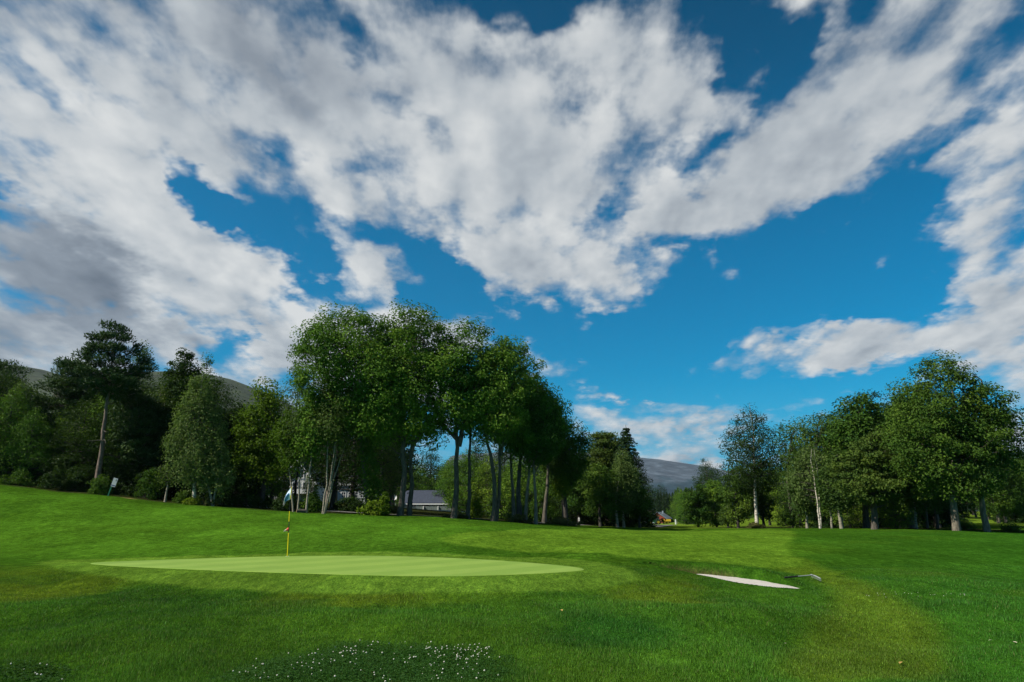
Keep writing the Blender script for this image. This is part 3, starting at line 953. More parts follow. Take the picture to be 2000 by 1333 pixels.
def make_plant(seed, H, R_, lo, shape='round', nclump=140, leaf=.2, per=100, stems=None, r0=.2, off=(0, 0), flat=.75, csize=.9,
               droop=0.0, aspect=.62, jag=.28, ry=None, gap=.62, limbs=3, side=7, branch_r=.05, flare=1.18, up=.55, tip=.02, needle=False, sprig=.2):
    """returns (trunk verts, quads), (leaf verts, quads, tints). Local coordinates, base at the origin."""
    rng = np.random.default_rng(seed)
    ry = R_ * .9 if ry is None else ry
    z0, z1 = lo * H, H
    tv, tq, tn = [], [], 0
    bv, bq, bn = [], [], 0

    def put_tube(P, r, s):
        nonlocal tn
        v, q = tube_np(P, r, s)
        tv.append(v); tq.append(q + tn); tn += len(v)
    def put_branch(P, r, s):
        nonlocal bn
        v, q = tube_np(P, r, s)
        bv.append(v); bq.append(q + bn); bn += len(v)
    skel = []
    if stems is None:
        stems = [[(0, 0, 0), (rng.normal() * .02 * H, rng.normal() * .02 * H, .5 * H), (off[0], off[1], .95 * H)]]
    for k, st in enumerate(stems):
        P = stem_points(st, 14)
        P[2:-1, :2] += rng.normal(size=(len(P) - 3, 2)) * .008 * H * .5
        tt = np.linspace(0, 1, len(P))
        rr = r0 * (1.0, .8, .55, .45, .4)[min(k, 4)] * (1 - tt * .95) + tip * (1 - .7 * tt)
        rr[0] *= flare; rr[1] *= 1 + (flare - 1) * .25
        put_tube(P, rr, side)
        skel.append((P, rr))
        for i in range(limbs):
            b = int(len(P) * rng.uniform(.45, .8))
            ang = rng.uniform(0, 2 * np.pi)
            zt = z0 + (z1 - z0) * rng.uniform(.45, .85)
            zt = max(zt, P[b][2] + .08 * H)
            rad = profile(shape, (zt - z0) / (z1 - z0)) * rng.uniform(.3, .65)
            e = np.array([off[0] * .8 + math.cos(ang) * R_ * rad, off[1] + math.sin(ang) * ry * rad, zt])
            LP = polyline(P[b], e, 8, rng, -.05, .02)
            LR = np.linspace(rr[b] * .62, .025, 8)
            put_branch(LP, LR, 6)
            skel.append((LP, LR))
    S = np.concatenate([p for p, r in skel]); SR = np.concatenate([r for p, r in skel])
    # foliage clumps in the crown's volume, with an uneven outline
    ph = rng.uniform(0, 6.28, 6)
    cs, tries = [], 0
    mind = csize * gap
    want = nclump
    bx = rng.uniform(size=(want * 14, 4))
    for u in bx:
        t = u[0] ** .85 if shape != 'cone' else 1 - math.sqrt(1 - u[0] * .98)
        a = u[1] * 2 * np.pi
        lump = 1 + jag * (math.sin(2 * a + ph[0] + 5 * t) * .5 + math.sin(3 * a + ph[1] - 7 * t) * .35 + math.sin(5 * a + ph[2] + 13 * t) * .3 + (u[3] - .5) * .7)
        rad = float(profile(shape, t)) * lump * (u[2] ** .42)
        p = np.array([off[0] * t ** .7 + math.cos(a) * R_ * rad, off[1] + math.sin(a) * ry * rad, z0 + (z1 - z0) * t])
        if cs and mind > 0:
            d = np.array(cs) - p
            if (np.einsum('ij,ij->i', d, d) < mind * mind).any():
                continue
        cs.append(p)
        if len(cs) >= want: break
    n_main = len(cs)
    for _ in range(int(nclump * sprig)):                    # single sprays that stand out of the outline
        t = rng.uniform(.05, 1.0); a = rng.uniform(0, 6.28)
        rad = float(profile(shape, min(t, .97))) * rng.uniform(.95, 1.22)
        cs.append(np.array([off[0] * t ** .7 + math.cos(a) * R_ * rad, off[1] + math.sin(a) * ry * rad, z0 + (z1 - z0) * t * rng.uniform(.97, 1.03)]))
    cs = np.array(cs)
    LV, LQ, LT, ln = [], [], [], 0
    axis_c = np.array([off[0] * .6, off[1], z0 + (z1 - z0) * .4])
    for ci, p in enumerate(cs):
        d = S - p
        cost = np.einsum('ij,ij->i', d, d) + np.where(S[:, 2] > p[2] - .1 * np.hypot(d[:, 0], d[:, 1]), 30 * R_ * .2, 0)
        j = int(np.argmin(cost))
        if nclump < 400:
            BP = polyline(S[j], p + np.array([0, 0, -.1]), 5, rng, -.06 if not droop else .1, .03)
            put_branch(BP, np.linspace(min(SR[j] * .6, branch_r), .008, 5), 4)
        cr = csize * (rng.uniform(.6, 1.25) if ci < n_main else rng.uniform(.35, .6))
        if shape == 'cone':
            cr *= .45 + .75 * (1 - (p[2] - z0) / (z1 - z0))
        n = int(per * rng.uniform(.75, 1.25) * (cr / csize) ** 1.3)
        if n < 4: continue
        g = rng.normal(size=(n, 3)); g /= np.linalg.norm(g, axis=1)[:, None]
        rr_ = rng.uniform(size=n) ** .45
        out = p - axis_c; out[2] *= .5; out = out / (np.linalg.norm(out) + 1e-6)
        q = g * rr_[:, None] * np.array([cr, cr, cr * flat])
        if droop:
            q[:, 2] -= droop * cr * np.abs(rng.normal(size=n)) * .8 + droop * .35 * (q[:, 0] ** 2 + q[:, 1] ** 2) / cr
        C = p + q
        Nn = g * .7 + np.array([0, 0, up]) + out * .45 + rng.normal(size=(n, 3)) * .45
        al = None
        if needle:
            al = g * .8 + out * .7 + np.array([0, 0, .55])
            Nn = rng.normal(size=(n, 3)) + np.array([0, 0, .8])
        tint = np.clip(.40 + rng.normal() * .17 + rng.normal(size=n) * .13 + .10 * g[:, 2], 0, 1)
        v, f, tt = leaf_cards(rng, C, Nn, leaf * rng.uniform(.6, 1.35, n), aspect, tint, al)
        LV.append(v); LQ.append(f + ln); LT.append(tt); ln += len(v)
    return (np.concatenate(tv), np.concatenate(tq)), (np.concatenate(bv), np.concatenate(bq)) if bv else None, (np.concatenate(LV), np.concatenate(LQ), np.concatenate(LT))


def make_spruce(seed, H, R_, lo, r0=.2, nclump=0, off=(0, 0), leaf=.3, ry=None, **kw):
    rng = np.random.default_rng(seed)
    P = polyline(np.array([0, 0, 0.]), np.array([off[0] * .3, 0, H]), 12, rng, 0, .002)
    tv, tq = tube_np(P, np.linspace(r0, .015, 12), 7)
    bv, bq, bn = [], [], 0
    LV, LQ, LT, ln = [], [], [], 0
    z = lo * H + .1
    while z < H - .15:
        t = (z - lo * H) / (H * (1 - lo))
        L0 = R_ * (1 - t) ** .82 + .12
        nb = int(rng.integers(6, 10))
        a0 = rng.uniform(0, 6.28)
        for k in range(nb):
            a = a0 + k * 6.283 / nb + rng.normal() * .2
            L = L0 * rng.uniform(.68, 1.18)
            d = np.array([math.cos(a), math.sin(a), 0])
            u = np.linspace(0, 1, 6)[:, None]
            BP = np.array([off[0] * .3 * z / H, 0, z]) + d * u * L + np.array([0, 0, 1.]) * (.25 * L * u - .62 * L * u ** 2 + .22 * L * u ** 4) * (1.2 - .9 * t)
            v, q = tube_np(BP, np.linspace(.025, .006, 6), 4)
            bv.append(v); bq.append(q + bn); bn += len(v)
            n = int(12 + 34 * L)
            uu = rng.uniform(.08, 1.02, n)
            C = np.stack([np.interp(uu, u[:, 0], BP[:, i]) for i in range(3)], 1)
            side = np.array([-d[1], d[0], 0])
            wdt = .26 * L * (1.05 - uu) + .06
            C = C + side * (rng.uniform(-1, 1, n) * wdt)[:, None] - np.array([0, 0, 1.]) * (np.abs(rng.normal(size=n)) * (.05 + .10 * L))[:, None]
            al = d * .8 + side * rng.uniform(-1, 1, n)[:, None] + np.array([0, 0, -.35])
            Nn = rng.normal(size=(n, 3)) * .6 + np.array([0, 0, 1.])
            v, f, tt = leaf_cards(rng, C, Nn, leaf * rng.uniform(.7, 1.3, n), .34, np.clip(.35 + .35 * uu + rng.normal(size=n) * .12, 0, 1), al)
            LV.append(v); LQ.append(f + ln); LT.append(tt); ln += len(v)
        z += rng.uniform(.26, .42) * (1.15 - .5 * t)
    return (tv, tq), (np.concatenate(bv), np.concatenate(bq)), (np.concatenate(LV), np.concatenate(LQ), np.concatenate(LT))


def plant_obj(name, loc, geom, bark, leaves, label, cat, group=None, rz=0, s=1.0, wood='trunk', green='crown'):
    root = link(name, None, loc=loc, rot=(0, 0, rz), scale=(s, s, s))
    tag(root, label, cat, group)
    (tv, tq), br, (lv, lq, lt) = geom
    link(wood, new_mesh(wood, tv, [tq], [BM[bark]], True), root)
    if br is not None:
        bb = {'birch': 'dark', 'pale': 'dark', 'lit': 'grey', 'mossy': 'grey'}.get(bark, bark)
        link('branches', new_mesh('branches', br[0], [br[1]], [BM[bb]], True), root)['kind'] = 'stuff'
    link(green, new_mesh(green, lv, [lq], [LM[leaves]], False, attrs={'tint': lt}), root)
    return root


def copy_thing(src, loc, rz, s, label, group=None):
    r = src.copy(); COL.objects.link(r)
    r.location = loc; r.rotation_euler = (0, 0, rz); r.scale = s if isinstance(s, tuple) else (s, s, s)
    r['label'] = label
    if group: r['group'] = group
    for ch in list(src.children):
        c = ch.copy(); COL.objects.link(c); c.parent = r
        for g in list(ch.children):
            d = g.copy(); COL.objects.link(d); d.parent = c
    return r


KINDS = {
    'maple': dict(shape='round', leaf=.17, per=185, csize=.92, jag=.45, gap=.8, bark='grey', leaves='maple', name='broadleaf_tree', cat='tree', r0=.30, limbs=4),
    'birch': dict(shape='oval', leaf=.135, per=95, csize=.62, bark='birch', leaves='birch', name='birch_tree', cat='tree', r0=.12, droop=.75, flat=.9, limbs=2, tip=.008, branch_r=.03, aspect=.7),
    'pine': dict(shape='pine', leaf=.30, per=190, csize=.95, bark='pine', leaves='pine', name='pine_tree', cat='tree', r0=.24, flat=.42, limbs=3, aspect=.27, needle=True, jag=.5, gap=.72, branch_r=.06),
    'spruce': dict(shape='cone', leaf=.26, per=120, csize=.75, bark='dark', leaves='spruce', name='spruce_tree', cat='tree', r0=.16, flat=.4, droop=.5, limbs=0, aspect=.2, needle=True, jag=.42, gap=.55, branch_r=.03),
    'shrub': dict(shape='dome', leaf=.14, per=70, csize=.42, bark='dark', leaves='shrub', name='shrub', cat='shrub', r0=.035, limbs=4, flare=1.0, branch_r=.02, side=5),
}


def tree(kind, px, Y, top, cl, cr, cb, label, seed=1, stems=None, bark=None, leaves=None, n=None, group=None, name=None, trunk_px=None, dep=1.0, dx=0.0, base=None, **kw):
    """px: column of the trunk's foot, Y its distance; top/cb: rows of the crown's top and underside; cl/cr: its columns"""
    k = dict(KINDS[kind]); k.update(kw)
    bk = bark or k.pop('bark'); k.pop('bark', None)
    lf = leaves or k.pop('leaves'); k.pop('leaves', None)
    nm = name or k['name']; k.pop('name'); cat = k.pop('cat')
    row = 1000 if base is None else base
    x0 = X(px, row, Y); z0 = gz(x0, Y) - .06
    H = Z(top, Y) - z0
    lo = max(.02, (Z(cb, Y) - z0) / H)
    midrow = (top + cb) / 2
    xl, xr = X(cl, midrow, Y), X(cr, midrow, Y)
    Rr = max(.25, (xr - xl) / 2 - .25 * k.get('csize', .6))
    off = ((xl + xr) / 2 - x0, 0.0)
    st = None
    if stems:
        st = []
        for s_ in stems:
            line = []
            for i, p in enumerate(s_):
                zz = Z(p[1], Y) - z0
                yy = p[2] if len(p) > 2 else 0.0
                line.append((X(p[0], p[1], Y) - x0, yy, max(zz, 0.0) if (i or zz > .8) else min(zz, 0.0)))
            line.append((line[-1][0] * .6 + off[0] * .4, line[-1][1], max(line[-1][2] + .05 * H, H * .93)))
            st.append(line)
    if n is None:
        vol = Rr * Rr * (1 - lo) * H
        n = int(np.clip(vol / k['csize'] ** 2.2 * 2.1, 24, 230))
    ryv = Rr * .9 * dep
    g = (make_spruce if kind == 'spruce' else make_plant)(seed, H, Rr, lo, nclump=n, stems=st, off=off, ry=ryv, **{a: b for a, b in k.items()})
    if trunk_px:
        pass
    o = plant_obj(nm, (x0, Y, z0), g, bk, lf, label, cat, group)
    return o

# ------------------------------------------------------------------ the left wood, front edge
def wr(wpx, Y):
    return wpx / 2 / FPX * Y


t_pine = tree('pine', 190, 49, 634, 146, 272, 775, 'tall pine with leaning bare lower trunk above the tilted sign', 11, r0=wr(9, 49), limbs=6, n=70, csize=.72, jag=.6, gap=1.0, shape='ragged', flat=.5, per=170,
     stems=[[(190, 940), (200, 860), (207, 800), (214, 740), (222, 680), (228, 645)]])
b = MB()
for pts in ([(203, 862), (195, 861), (186, 863), (177, 862)], [(202, 863), (207, 860), (211, 862), (214, 868)], [(205, 842), (210, 845), (214, 843)]):
    b.tube([(X(a_, c_, 49) - t_pine.location.x, -.1 - .12 * k_, Z(c_, 49) - t_pine.location.z) for k_, (a_, c_) in enumerate(pts)], np.linspace(.045, .018, len(pts)), 6)
b.build('dead_branches', BM['grey'], t_pine)['kind'] = 'stuff'
tree('pine', 118, 55, 716, 75, 205, 880, 'dark spreading pine behind the tall leaning pine', 12, r0=wr(12, 55), n=110)
tree('birch', 36, 53, 742, -25, 85, 935, 'grey green birch at the left end of the wood', 13, leaves='birch_deep', bark='pale', csize=.8, per=120)
tree('pine', 8, 60, 712, -40, 36, 900, 'black topped pine at the far left edge of the wood', 14, n=70)
tree('birch', 250, 56, 668, 225, 305, 900, 'slim feathery tree rising just behind the tall pine', 15, leaves='birch_deep', bark='dark', csize=.7)
tree('pine', 262, 52, 770, 205, 315, 905, 'low dark pine right of the tall leaning pine', 16, n=95, leaves='pine')
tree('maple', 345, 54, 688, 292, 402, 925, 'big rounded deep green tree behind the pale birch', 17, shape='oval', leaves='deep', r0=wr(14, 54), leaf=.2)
tree('birch', 392, 57, 690, 372, 415, 900, 'dark narrow pointed tree top behind the pale birch', 18, leaves='birch_deep', bark='dark')
tree('birch', 380, 46.5, 726, 322, 442, 935, 'pale grey green birch with white lower trunk at the wood edge', 19, r0=wr(7, 46), shape='tall', n=165, csize=.68, per=100,
     stems=[[(380, 975), (381, 900), (385, 830), (392, 770), (396, 740)]])
tree('birch', 416, 46.2, 862, 385, 456, 962, 'small twin stemmed birch with bare forked foot beside the white birch', 20, r0=wr(5, 46), n=34, csize=.5, bark='pale',
     stems=[[(416, 990), (410, 962), (402, 935), (398, 900)], [(416, 990), (421, 955), (430, 925), (434, 885)]])
tree('birch', 320, 47.5, 905, 300, 338, 940, 'thin pale dead sapling in the shade left of the white birch', 21, r0=wr(5, 47), n=24, csize=.4, per=20, bark='pale', leaves='birch_deep')
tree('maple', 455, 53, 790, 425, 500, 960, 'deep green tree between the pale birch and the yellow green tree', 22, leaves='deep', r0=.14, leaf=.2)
tree('maple', 510, 51, 752, 462, 566, 935, 'bright yellow green tree in front of the hill gap', 23, leaves='yellow', r0=wr(9, 51), bark='dark', leaf=.2, shape='oval')
tree('birch', 528, 56, 748, 500, 560, 880, 'thin topped tree behind the yellow green tree', 24, leaves='birch_deep', bark='dark', csize=.7)
tree('birch', 574, 60, 705, 540, 605, 850, 'sparse dark twigged tree left of the big maples', 25, leaves='birch_deep', bark='dark', csize=.55, per=45, n=60)

# slender pale stems behind the flag
tree('birch', 570, 45.5, 800, 528, 590, 905, 'thin pale tree leaning left behind the flag', 31, r0=wr(3, 45), leaves='yellow', csize=.6, n=44, bark='pale',
     stems=[[(573, 998), (569, 950), (562, 905), (556, 868), (540, 845)]])
tree('birch', 583, 45.3, 790, 548, 622, 900, 'slim pale tree forking into a Y right of the flag', 32, r0=wr(3.4, 45), leaves='birch_deep', csize=.6, n=46, bark='pale',
     stems=[[(582, 998), (584, 950), (590, 908), (584, 880), (580, 850)], [(590, 910), (600, 888), (608, 872), (618, 850)]])
tree('birch', 599, 44.6, 760, 585, 650, 868, 'white curving aspen stem bending right at mid height', 33, r0=wr(3.8, 45), leaves='maple', csize=.65, n=44, bark='pale', leaf=.17,
     stems=[[(598, 1005), (601, 960), (606, 920), (606, 880), (614, 850), (622, 825), (624, 790)]])
tree('birch', 632, 44.4, 740, 615, 700, 862, 'fan of pale birch stems from one foot', 34, r0=wr(3.4, 45), leaves='birch_deep', csize=.7, n=60, bark='pale',
     stems=[[(630, 1008), (636, 950), (640, 900), (639, 850), (638, 810)], [(632, 1007, .2), (643, 950, .4), (650, 905, .5), (652, 860, .5), (654, 820, .5)],
            [(633, 1007, -.1), (646, 945, -.2), (655, 895, -.3), (661, 850, -.3), (664, 825, -.3)], [(642, 965, .3), (652, 920, .6), (666, 880, .8), (676, 850, .9)]])

# the row of tall maples
t_m3 = tree('maple', 718, 45.5, 614, 562, 800, 850, 'wide bright maple with leaning ivy clad trunk at the left end of the row', 41, r0=wr(10.5, 45), n=165, per=290, leaf=.165, csize=1.0, gap=.95, bark='mossy', limbs=6, dep=.75,
     stems=[[(722, 1003), (718, 960), (710, 905), (706, 860), (700, 790), (690, 700)], [(707, 870), (730, 800), (750, 720), (755, 670)], [(706, 860), (680, 800), (640, 740), (625, 690)]])
t_m4 = tree('maple', 783, 45, 607, 715, 888, 862, 'tallest maple with two thick trunks side by side', 42, r0=wr(11, 45), n=165, per=280, leaf=.165, csize=1.0, gap=.95, limbs=6, dep=.8,
     stems=[[(781, 1010), (788, 960), (791, 900), (788, 850), (786, 780), (790, 680)], [(797, 1008, .5), (801, 950, .5), (800, 900, .5), (806, 840, .4), (815, 760, .3), (830, 690, .2)], [(800, 890, .4), (812, 850, .3), (835, 790, 0), (845, 750, -.3)]])
tree('maple', 888, 45.5, 640, 838, 1000, 842, 'dark maple forking at mid trunk right of the tallest maple', 43, r0=wr(11, 45), n=140, per=240, leaf=.165, csize=.95, gap=.95, leaves='maple', limbs=5, dep=.9,
     stems=[[(886, 1016), (892, 960), (894, 900), (895, 870), (890, 820), (880, 760), (885, 690)], [(896, 872), (906, 835), (920, 780), (940, 710)], [(894, 860), (880, 842), (862, 832), (850, 820)]])
tree('maple', 914, 46.5, 690, 890, 970, 820, 'slender straight dark trunk standing close to the forked maple', 44, r0=wr(7, 46), n=80, leaves='maple_dark', limbs=2,
     stems=[[(914, 1016), (916, 950), (917, 880), (920, 820), (925, 760)]])
tree('maple', 966, 45.5, 672, 925, 1052, 858, 'maple with two crossing trunks joined at the foot', 45, r0=wr(9, 45), n=135, per=240, leaf=.165, csize=.95, gap=.95, leaves='maple', limbs=5, dep=.9,
     stems=[[(963, 1020), (970, 980), (965, 930), (958, 880), (945, 840), (938, 800)], [(968, 1020, .3), (976, 960, .3), (978, 900, .3), (974, 860, .2), (980, 800, 0), (995, 730, 0)], [(978, 890, .2), (986, 850, 0), (1000, 790, 0)]])
tree('maple', 1003, 50, 724, 965, 1075, 865, 'leaning pale trunked tree with dark crown in the middle of the row', 46, r0=wr(6.5, 50), n=150, leaves='maple_dark', bark='lit', limbs=4,
     stems=[[(1004, 1018), (1003, 960), (1000, 920), (995, 880), (1000, 820)]])
tree('maple', 1017, 48, 752, 985, 1090, 880, 'dark stout trunk with low dark crown behind the pale trunks', 47, r0=wr(10, 48), n=150, leaves='maple_dark', bark='dark', limbs=4,
     stems=[[(1015, 1020), (1014, 960), (1016, 900), (1020, 850)]])
tree('maple', 1028, 47, 772, 1000, 1105, 890, 'pale mottled trunk leaning right beside the dark stout trunk', 48, r0=wr(6.5, 47), n=110, leaves='maple', bark='lit', limbs=3,
     stems=[[(1026, 1022), (1029, 970), (1033, 920), (1036, 880)]])
tree('maple', 1046, 46.5, 800, 1030, 1110, 905, 'straight pale mottled trunk standing alone before the shrubs', 49, r0=wr(6.5, 46), n=70, leaves='maple_dark', bark='lit', limbs=3,
     stems=[[(1047, 1024), (1046, 970), (1044, 930), (1040, 890)]])
tree('maple', 1066, 53, 788, 1038, 1112, 900, 'ivy covered leaning trunk left of the round dark crown', 50, r0=wr(8, 53), n=80, leaves='maple_dark', bark='mossy', limbs=3,
     stems=[[(1063, 1022), (1066, 970), (1071, 920), (1072, 880)]])
tree('maple', 1105, 54, 827, 1062, 1152, 945, 'round dark crowned tree at the right end of the maple row', 51, leaves='maple_dark', r0=.2, n=130, bark='dark')
tree('birch', 1100, 53.5, 905, 1080, 1120, 960, 'small yellow green sapling under the round dark crown', 52, leaves='yellow', csize=.45, n=40, bark='dark', r0=.06)

# clump with the spire shaped spruce
tree('spruce', 1228, 64, 830, 1166, 1290, 1000, 'tall pointed spruce rising behind the birches of the middle clump', 61, n=210, r0=.22)
tree('pine', 1186, 68, 848, 1145, 1222, 950, 'grey green pine left of the pointed spruce', 62, leaves='pine_warm', n=100)
tree('birch', 1217, 59, 880, 1190, 1246, 985, 'light green pointed birch in front of the spruce', 63, leaves='birch', n=120, csize=.6, bark='pale')
tree('maple', 1172, 58, 912, 1130, 1212, 1000, 'fresh green bushy tree left of the light birch', 64, leaves='maple_dark', leaf=.18, csize=.75, r0=.12, bark='dark')
tree('birch', 1205, 57.5, 930, 1180, 1240, 1005, 'low grey green birch at the front of the middle clump', 65, leaves='birch_deep', csize=.6, bark='pale')
tree('maple', 1248, 60, 952, 1226, 1268, 1010, 'dark bushy tree at the right end of the middle clump', 66, leaves='maple_dark', leaf=.18, csize=.75, r0=.12, bark='dark')
tree('maple', 1130, 61, 915, 1100, 1160, 1005, 'shaded bushy tree between the maple row and the middle clump', 67, leaves='maple_dark', leaf=.18, csize=.75, r0=.12, bark='dark')
tree('birch', 1262, 64, 962, 1248, 1276, 1012, 'small leafy tree hanging over the track by the farm gate', 68, leaves='birch_deep', csize=.55, bark='dark')

# ------------------------------------------------------------------ right hand groups
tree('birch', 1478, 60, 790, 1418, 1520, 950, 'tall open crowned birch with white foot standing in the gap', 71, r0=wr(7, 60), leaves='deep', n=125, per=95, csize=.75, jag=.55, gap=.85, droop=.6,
     stems=[[(1479, 1034), (1476, 985), (1473, 920), (1472, 850), (1466, 800)]])
tree('maple', 1440, 66, 915, 1408, 1478, 1012, 'dense bush like tree left of the tall open birch', 72, leaves='maple_dark', leaf=.2, csize=.8, r0=.12, bark='dark')
tree('maple', 1490, 68, 900, 1462, 1522, 1010, 'dense dark tree right behind the tall open birch', 73, leaves='maple_dark', leaf=.2, csize=.8, r0=.12, bark='dark')
tree('maple', 1362, 76, 950, 1336, 1390, 1020, 'round deep green bushy tree left of the gap trees', 74, leaves='maple_dark', leaf=.2, csize=.7, r0=.1, bark='dark')
tree('maple', 1398, 78, 942, 1372, 1428, 1020, 'mid green bushy tree between the round bush and the dense bush like tree', 75, leaves='maple', leaf=.2, csize=.75, r0=.1, bark='dark')
tree('birch', 1420, 72, 985, 1405, 1438, 1018, 'low olive bushy tree with one pale stem', 76, leaves='birch_deep', csize=.55, bark='pale')

tree('birch', 1586, 52, 868, 1542, 1628, 975, 'pale birch with twin white stems leaning left', 81, r0=wr(3.2, 52), n=72, csize=.62, leaves='birch', jag=.4,
     stems=[[(1587, 1036, -1.3), (1582, 990, -1.3), (1576, 940, -1.3), (1571, 890, -1.0)], [(1592, 1036, -1.0), (1589, 985, -1.1), (1586, 940, -1.1), (1582, 900, -.9)]])
tree('birch', 1575, 53, 880, 1530, 1590, 1000, 'thin grey stemmed birch left of the twin white stems', 82, r0=wr(5, 53), n=60, leaves='birch_deep', bark='pale',
     stems=[[(1577, 1034), (1574, 1000), (1573, 960), (1570, 920)]])
tree('maple', 1548, 64, 822, 1520, 1590, 930, 'dark loose crowned tree behind the twin birch', 83, leaves='maple_dark', r0=.16, n=95, per=80)
tree('maple', 1605, 62, 808, 1565, 1648, 940, 'dark tall tree between the twin birch and the leafy right group', 84, leaves='maple_dark', r0=.2, n=130, per=90)
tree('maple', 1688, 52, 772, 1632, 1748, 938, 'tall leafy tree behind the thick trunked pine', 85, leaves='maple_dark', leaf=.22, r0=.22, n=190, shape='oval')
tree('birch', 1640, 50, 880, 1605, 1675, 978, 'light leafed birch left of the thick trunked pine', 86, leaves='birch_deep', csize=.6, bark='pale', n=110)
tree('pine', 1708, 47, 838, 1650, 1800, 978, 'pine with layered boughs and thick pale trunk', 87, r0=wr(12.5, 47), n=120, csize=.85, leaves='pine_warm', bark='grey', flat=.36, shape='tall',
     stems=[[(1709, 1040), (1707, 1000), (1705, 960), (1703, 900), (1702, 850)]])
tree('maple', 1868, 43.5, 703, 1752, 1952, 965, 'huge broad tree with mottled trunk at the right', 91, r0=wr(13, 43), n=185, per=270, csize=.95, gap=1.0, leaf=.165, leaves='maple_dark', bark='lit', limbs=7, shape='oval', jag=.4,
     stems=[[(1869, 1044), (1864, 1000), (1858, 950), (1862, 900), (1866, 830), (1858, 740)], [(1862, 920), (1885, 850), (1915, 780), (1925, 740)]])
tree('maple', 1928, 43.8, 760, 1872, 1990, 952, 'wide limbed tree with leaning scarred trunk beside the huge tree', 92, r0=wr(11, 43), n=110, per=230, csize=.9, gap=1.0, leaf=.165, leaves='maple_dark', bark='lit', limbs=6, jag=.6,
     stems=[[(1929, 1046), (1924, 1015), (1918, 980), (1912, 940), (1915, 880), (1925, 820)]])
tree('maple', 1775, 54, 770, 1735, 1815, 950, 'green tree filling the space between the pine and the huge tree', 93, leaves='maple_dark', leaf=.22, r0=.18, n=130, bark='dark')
for i, (px, Y, w, top, lbl) in enumerate([(1625, 51, 5, 900, 'slim pale stem just left of the pine, first of two'), (1646, 50.5, 5, 905, 'slim pale stem nearest to the pine on its left'),
                                          (1790, 50, 5, 880, 'thin leaning pale stem in the dark between pine and huge tree'), (1812, 55, 5, 880, 'grey thin trunk deep in the shade left of the huge tree'),
                                          (1832, 56, 6, 890, 'straight dim trunk in the shade beside the huge tree')]):
    tree('birch', px, Y, top, px - 30, px + 30, 985, lbl, 95 + i, r0=wr(w, Y), n=50, leaves='maple_dark', bark='pale' if i < 3 else 'grey', csize=.6,
         stems=[[(px, 1040), (px - 3, 1000), (px - 6, 960), (px - 8, 920)]])
# beyond the right edge clearing
tree('maple', 1950, 82, 905, 1920, 1990, 1000, 'dark tree with sunlit curved trunk beyond the lit meadow', 101, leaves='maple_dark', bark='lit', r0=wr(5, 82), n=80,
     stems=[[(1951, 1024), (1949, 1010), (1945, 990), (1938, 985)]])
tree('maple', 1967, 84, 900, 1950, 2030, 1003, 'dark tree with short orange lit trunk at the meadow edge', 102, leaves='maple_dark', bark='lit', r0=wr(5, 84), n=90,
     stems=[[(1966, 1024), (1963, 1010), (1960, 1000), (1962, 980)]])

# ------------------------------------------------------------------ shrubs and undergrowth
def shrub(px, Y, top, l, r, label, seed, leaves='shrub', name=None, cat=None, group=None, **kw):
    return tree('shrub', px, Y, top, l, r, 1100, label, seed, leaves=leaves, name=name, group=group, n=kw.pop('n', None), **kw)


shrub(188, 47, 934, 166, 212, 'dark green bush at the foot of the tall leaning pine', 201)
shrub(285, 48.5, 922, 262, 312, 'bright green bush right of the tilted sign', 202)
shrub(350, 47.5, 962, 335, 368, 'small dark bush left of the white birch foot', 203)
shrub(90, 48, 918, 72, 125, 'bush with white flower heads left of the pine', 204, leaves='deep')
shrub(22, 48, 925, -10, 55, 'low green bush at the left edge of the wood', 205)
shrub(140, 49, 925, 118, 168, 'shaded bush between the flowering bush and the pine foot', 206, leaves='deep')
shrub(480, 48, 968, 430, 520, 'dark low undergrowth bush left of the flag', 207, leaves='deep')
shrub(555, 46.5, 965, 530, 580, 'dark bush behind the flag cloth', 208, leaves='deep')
shrub(607, 46, 966, 590, 628, 'green bush at the foot of the curving aspen', 209)
shrub(725, 44.2, 980, 702, 762, 'leafy bright bush around the foot of the ivy clad maple', 210, leaves='yellow')
shrub(747, 44.4, 963, 738, 760, 'upright sapling shoots beside the ivy clad maple', 211, leaves='yellow', csize=.25, n=24)
shrub(690, 51, 975, 650, 712, 'low dark hedge like bush behind the gravel track', 212, leaves='deep')
shrub(928, 52, 965, 917, 942, 'bright yellow green shoot bush right of the slender straight trunk', 213, leaves='yellow')
shrub(1012, 52, 985, 985, 1030, 'weedy low bush behind the crossing trunks', 214, leaves='birch_deep')
shrub(1060, 56, 960, 1030, 1090, 'mid green bush behind the straight pale trunk', 215)
shrub(1000, 58, 930, 960, 1040, 'fresh green tall bush behind the maple row', 216, leaves='maple', csize=.6)
shrub(1102, 49.5, 1014, 1062, 1140, 'sunlit dry weed bank at the end of the maple row', 217, leaves='dry', csize=.3, name='weed_bank', cat='weeds')
shrub(1015, 46.8, 1008, 985, 1042, 'green weeds between the maple trunks', 218, leaves='dry', csize=.3, name='weed_clump', cat='weeds')
shrub(400, 46.6, 975, 388, 432, 'brown green weeds around the forked birch foot', 219, leaves='dry', csize=.25, name='weed_clump', cat='weeds')
shrub(372, 46.4, 972, 360, 392, 'bright fern tuft left of the white birch foot', 220, leaves='yellow', csize=.25)
shrub(1972, 46, 1027, 1960, 1990, 'small round dark bush alone on the right grass edge', 221, leaves='maple_dark')
shrub(1885, 50, 1018, 1872, 1902, 'dark low bush between the two mottled trunks', 222, leaves='maple_dark')
shrub(1545, 60, 1000, 1522, 1566, 'dark bush left of the twin birch foot', 223, leaves='maple_dark')
shrub(1470, 58.5, 1024, 1462, 1492, 'dry weeds round the white foot of the tall open birch', 224, leaves='dry', csize=.25, name='weed_clump', cat='weeds')
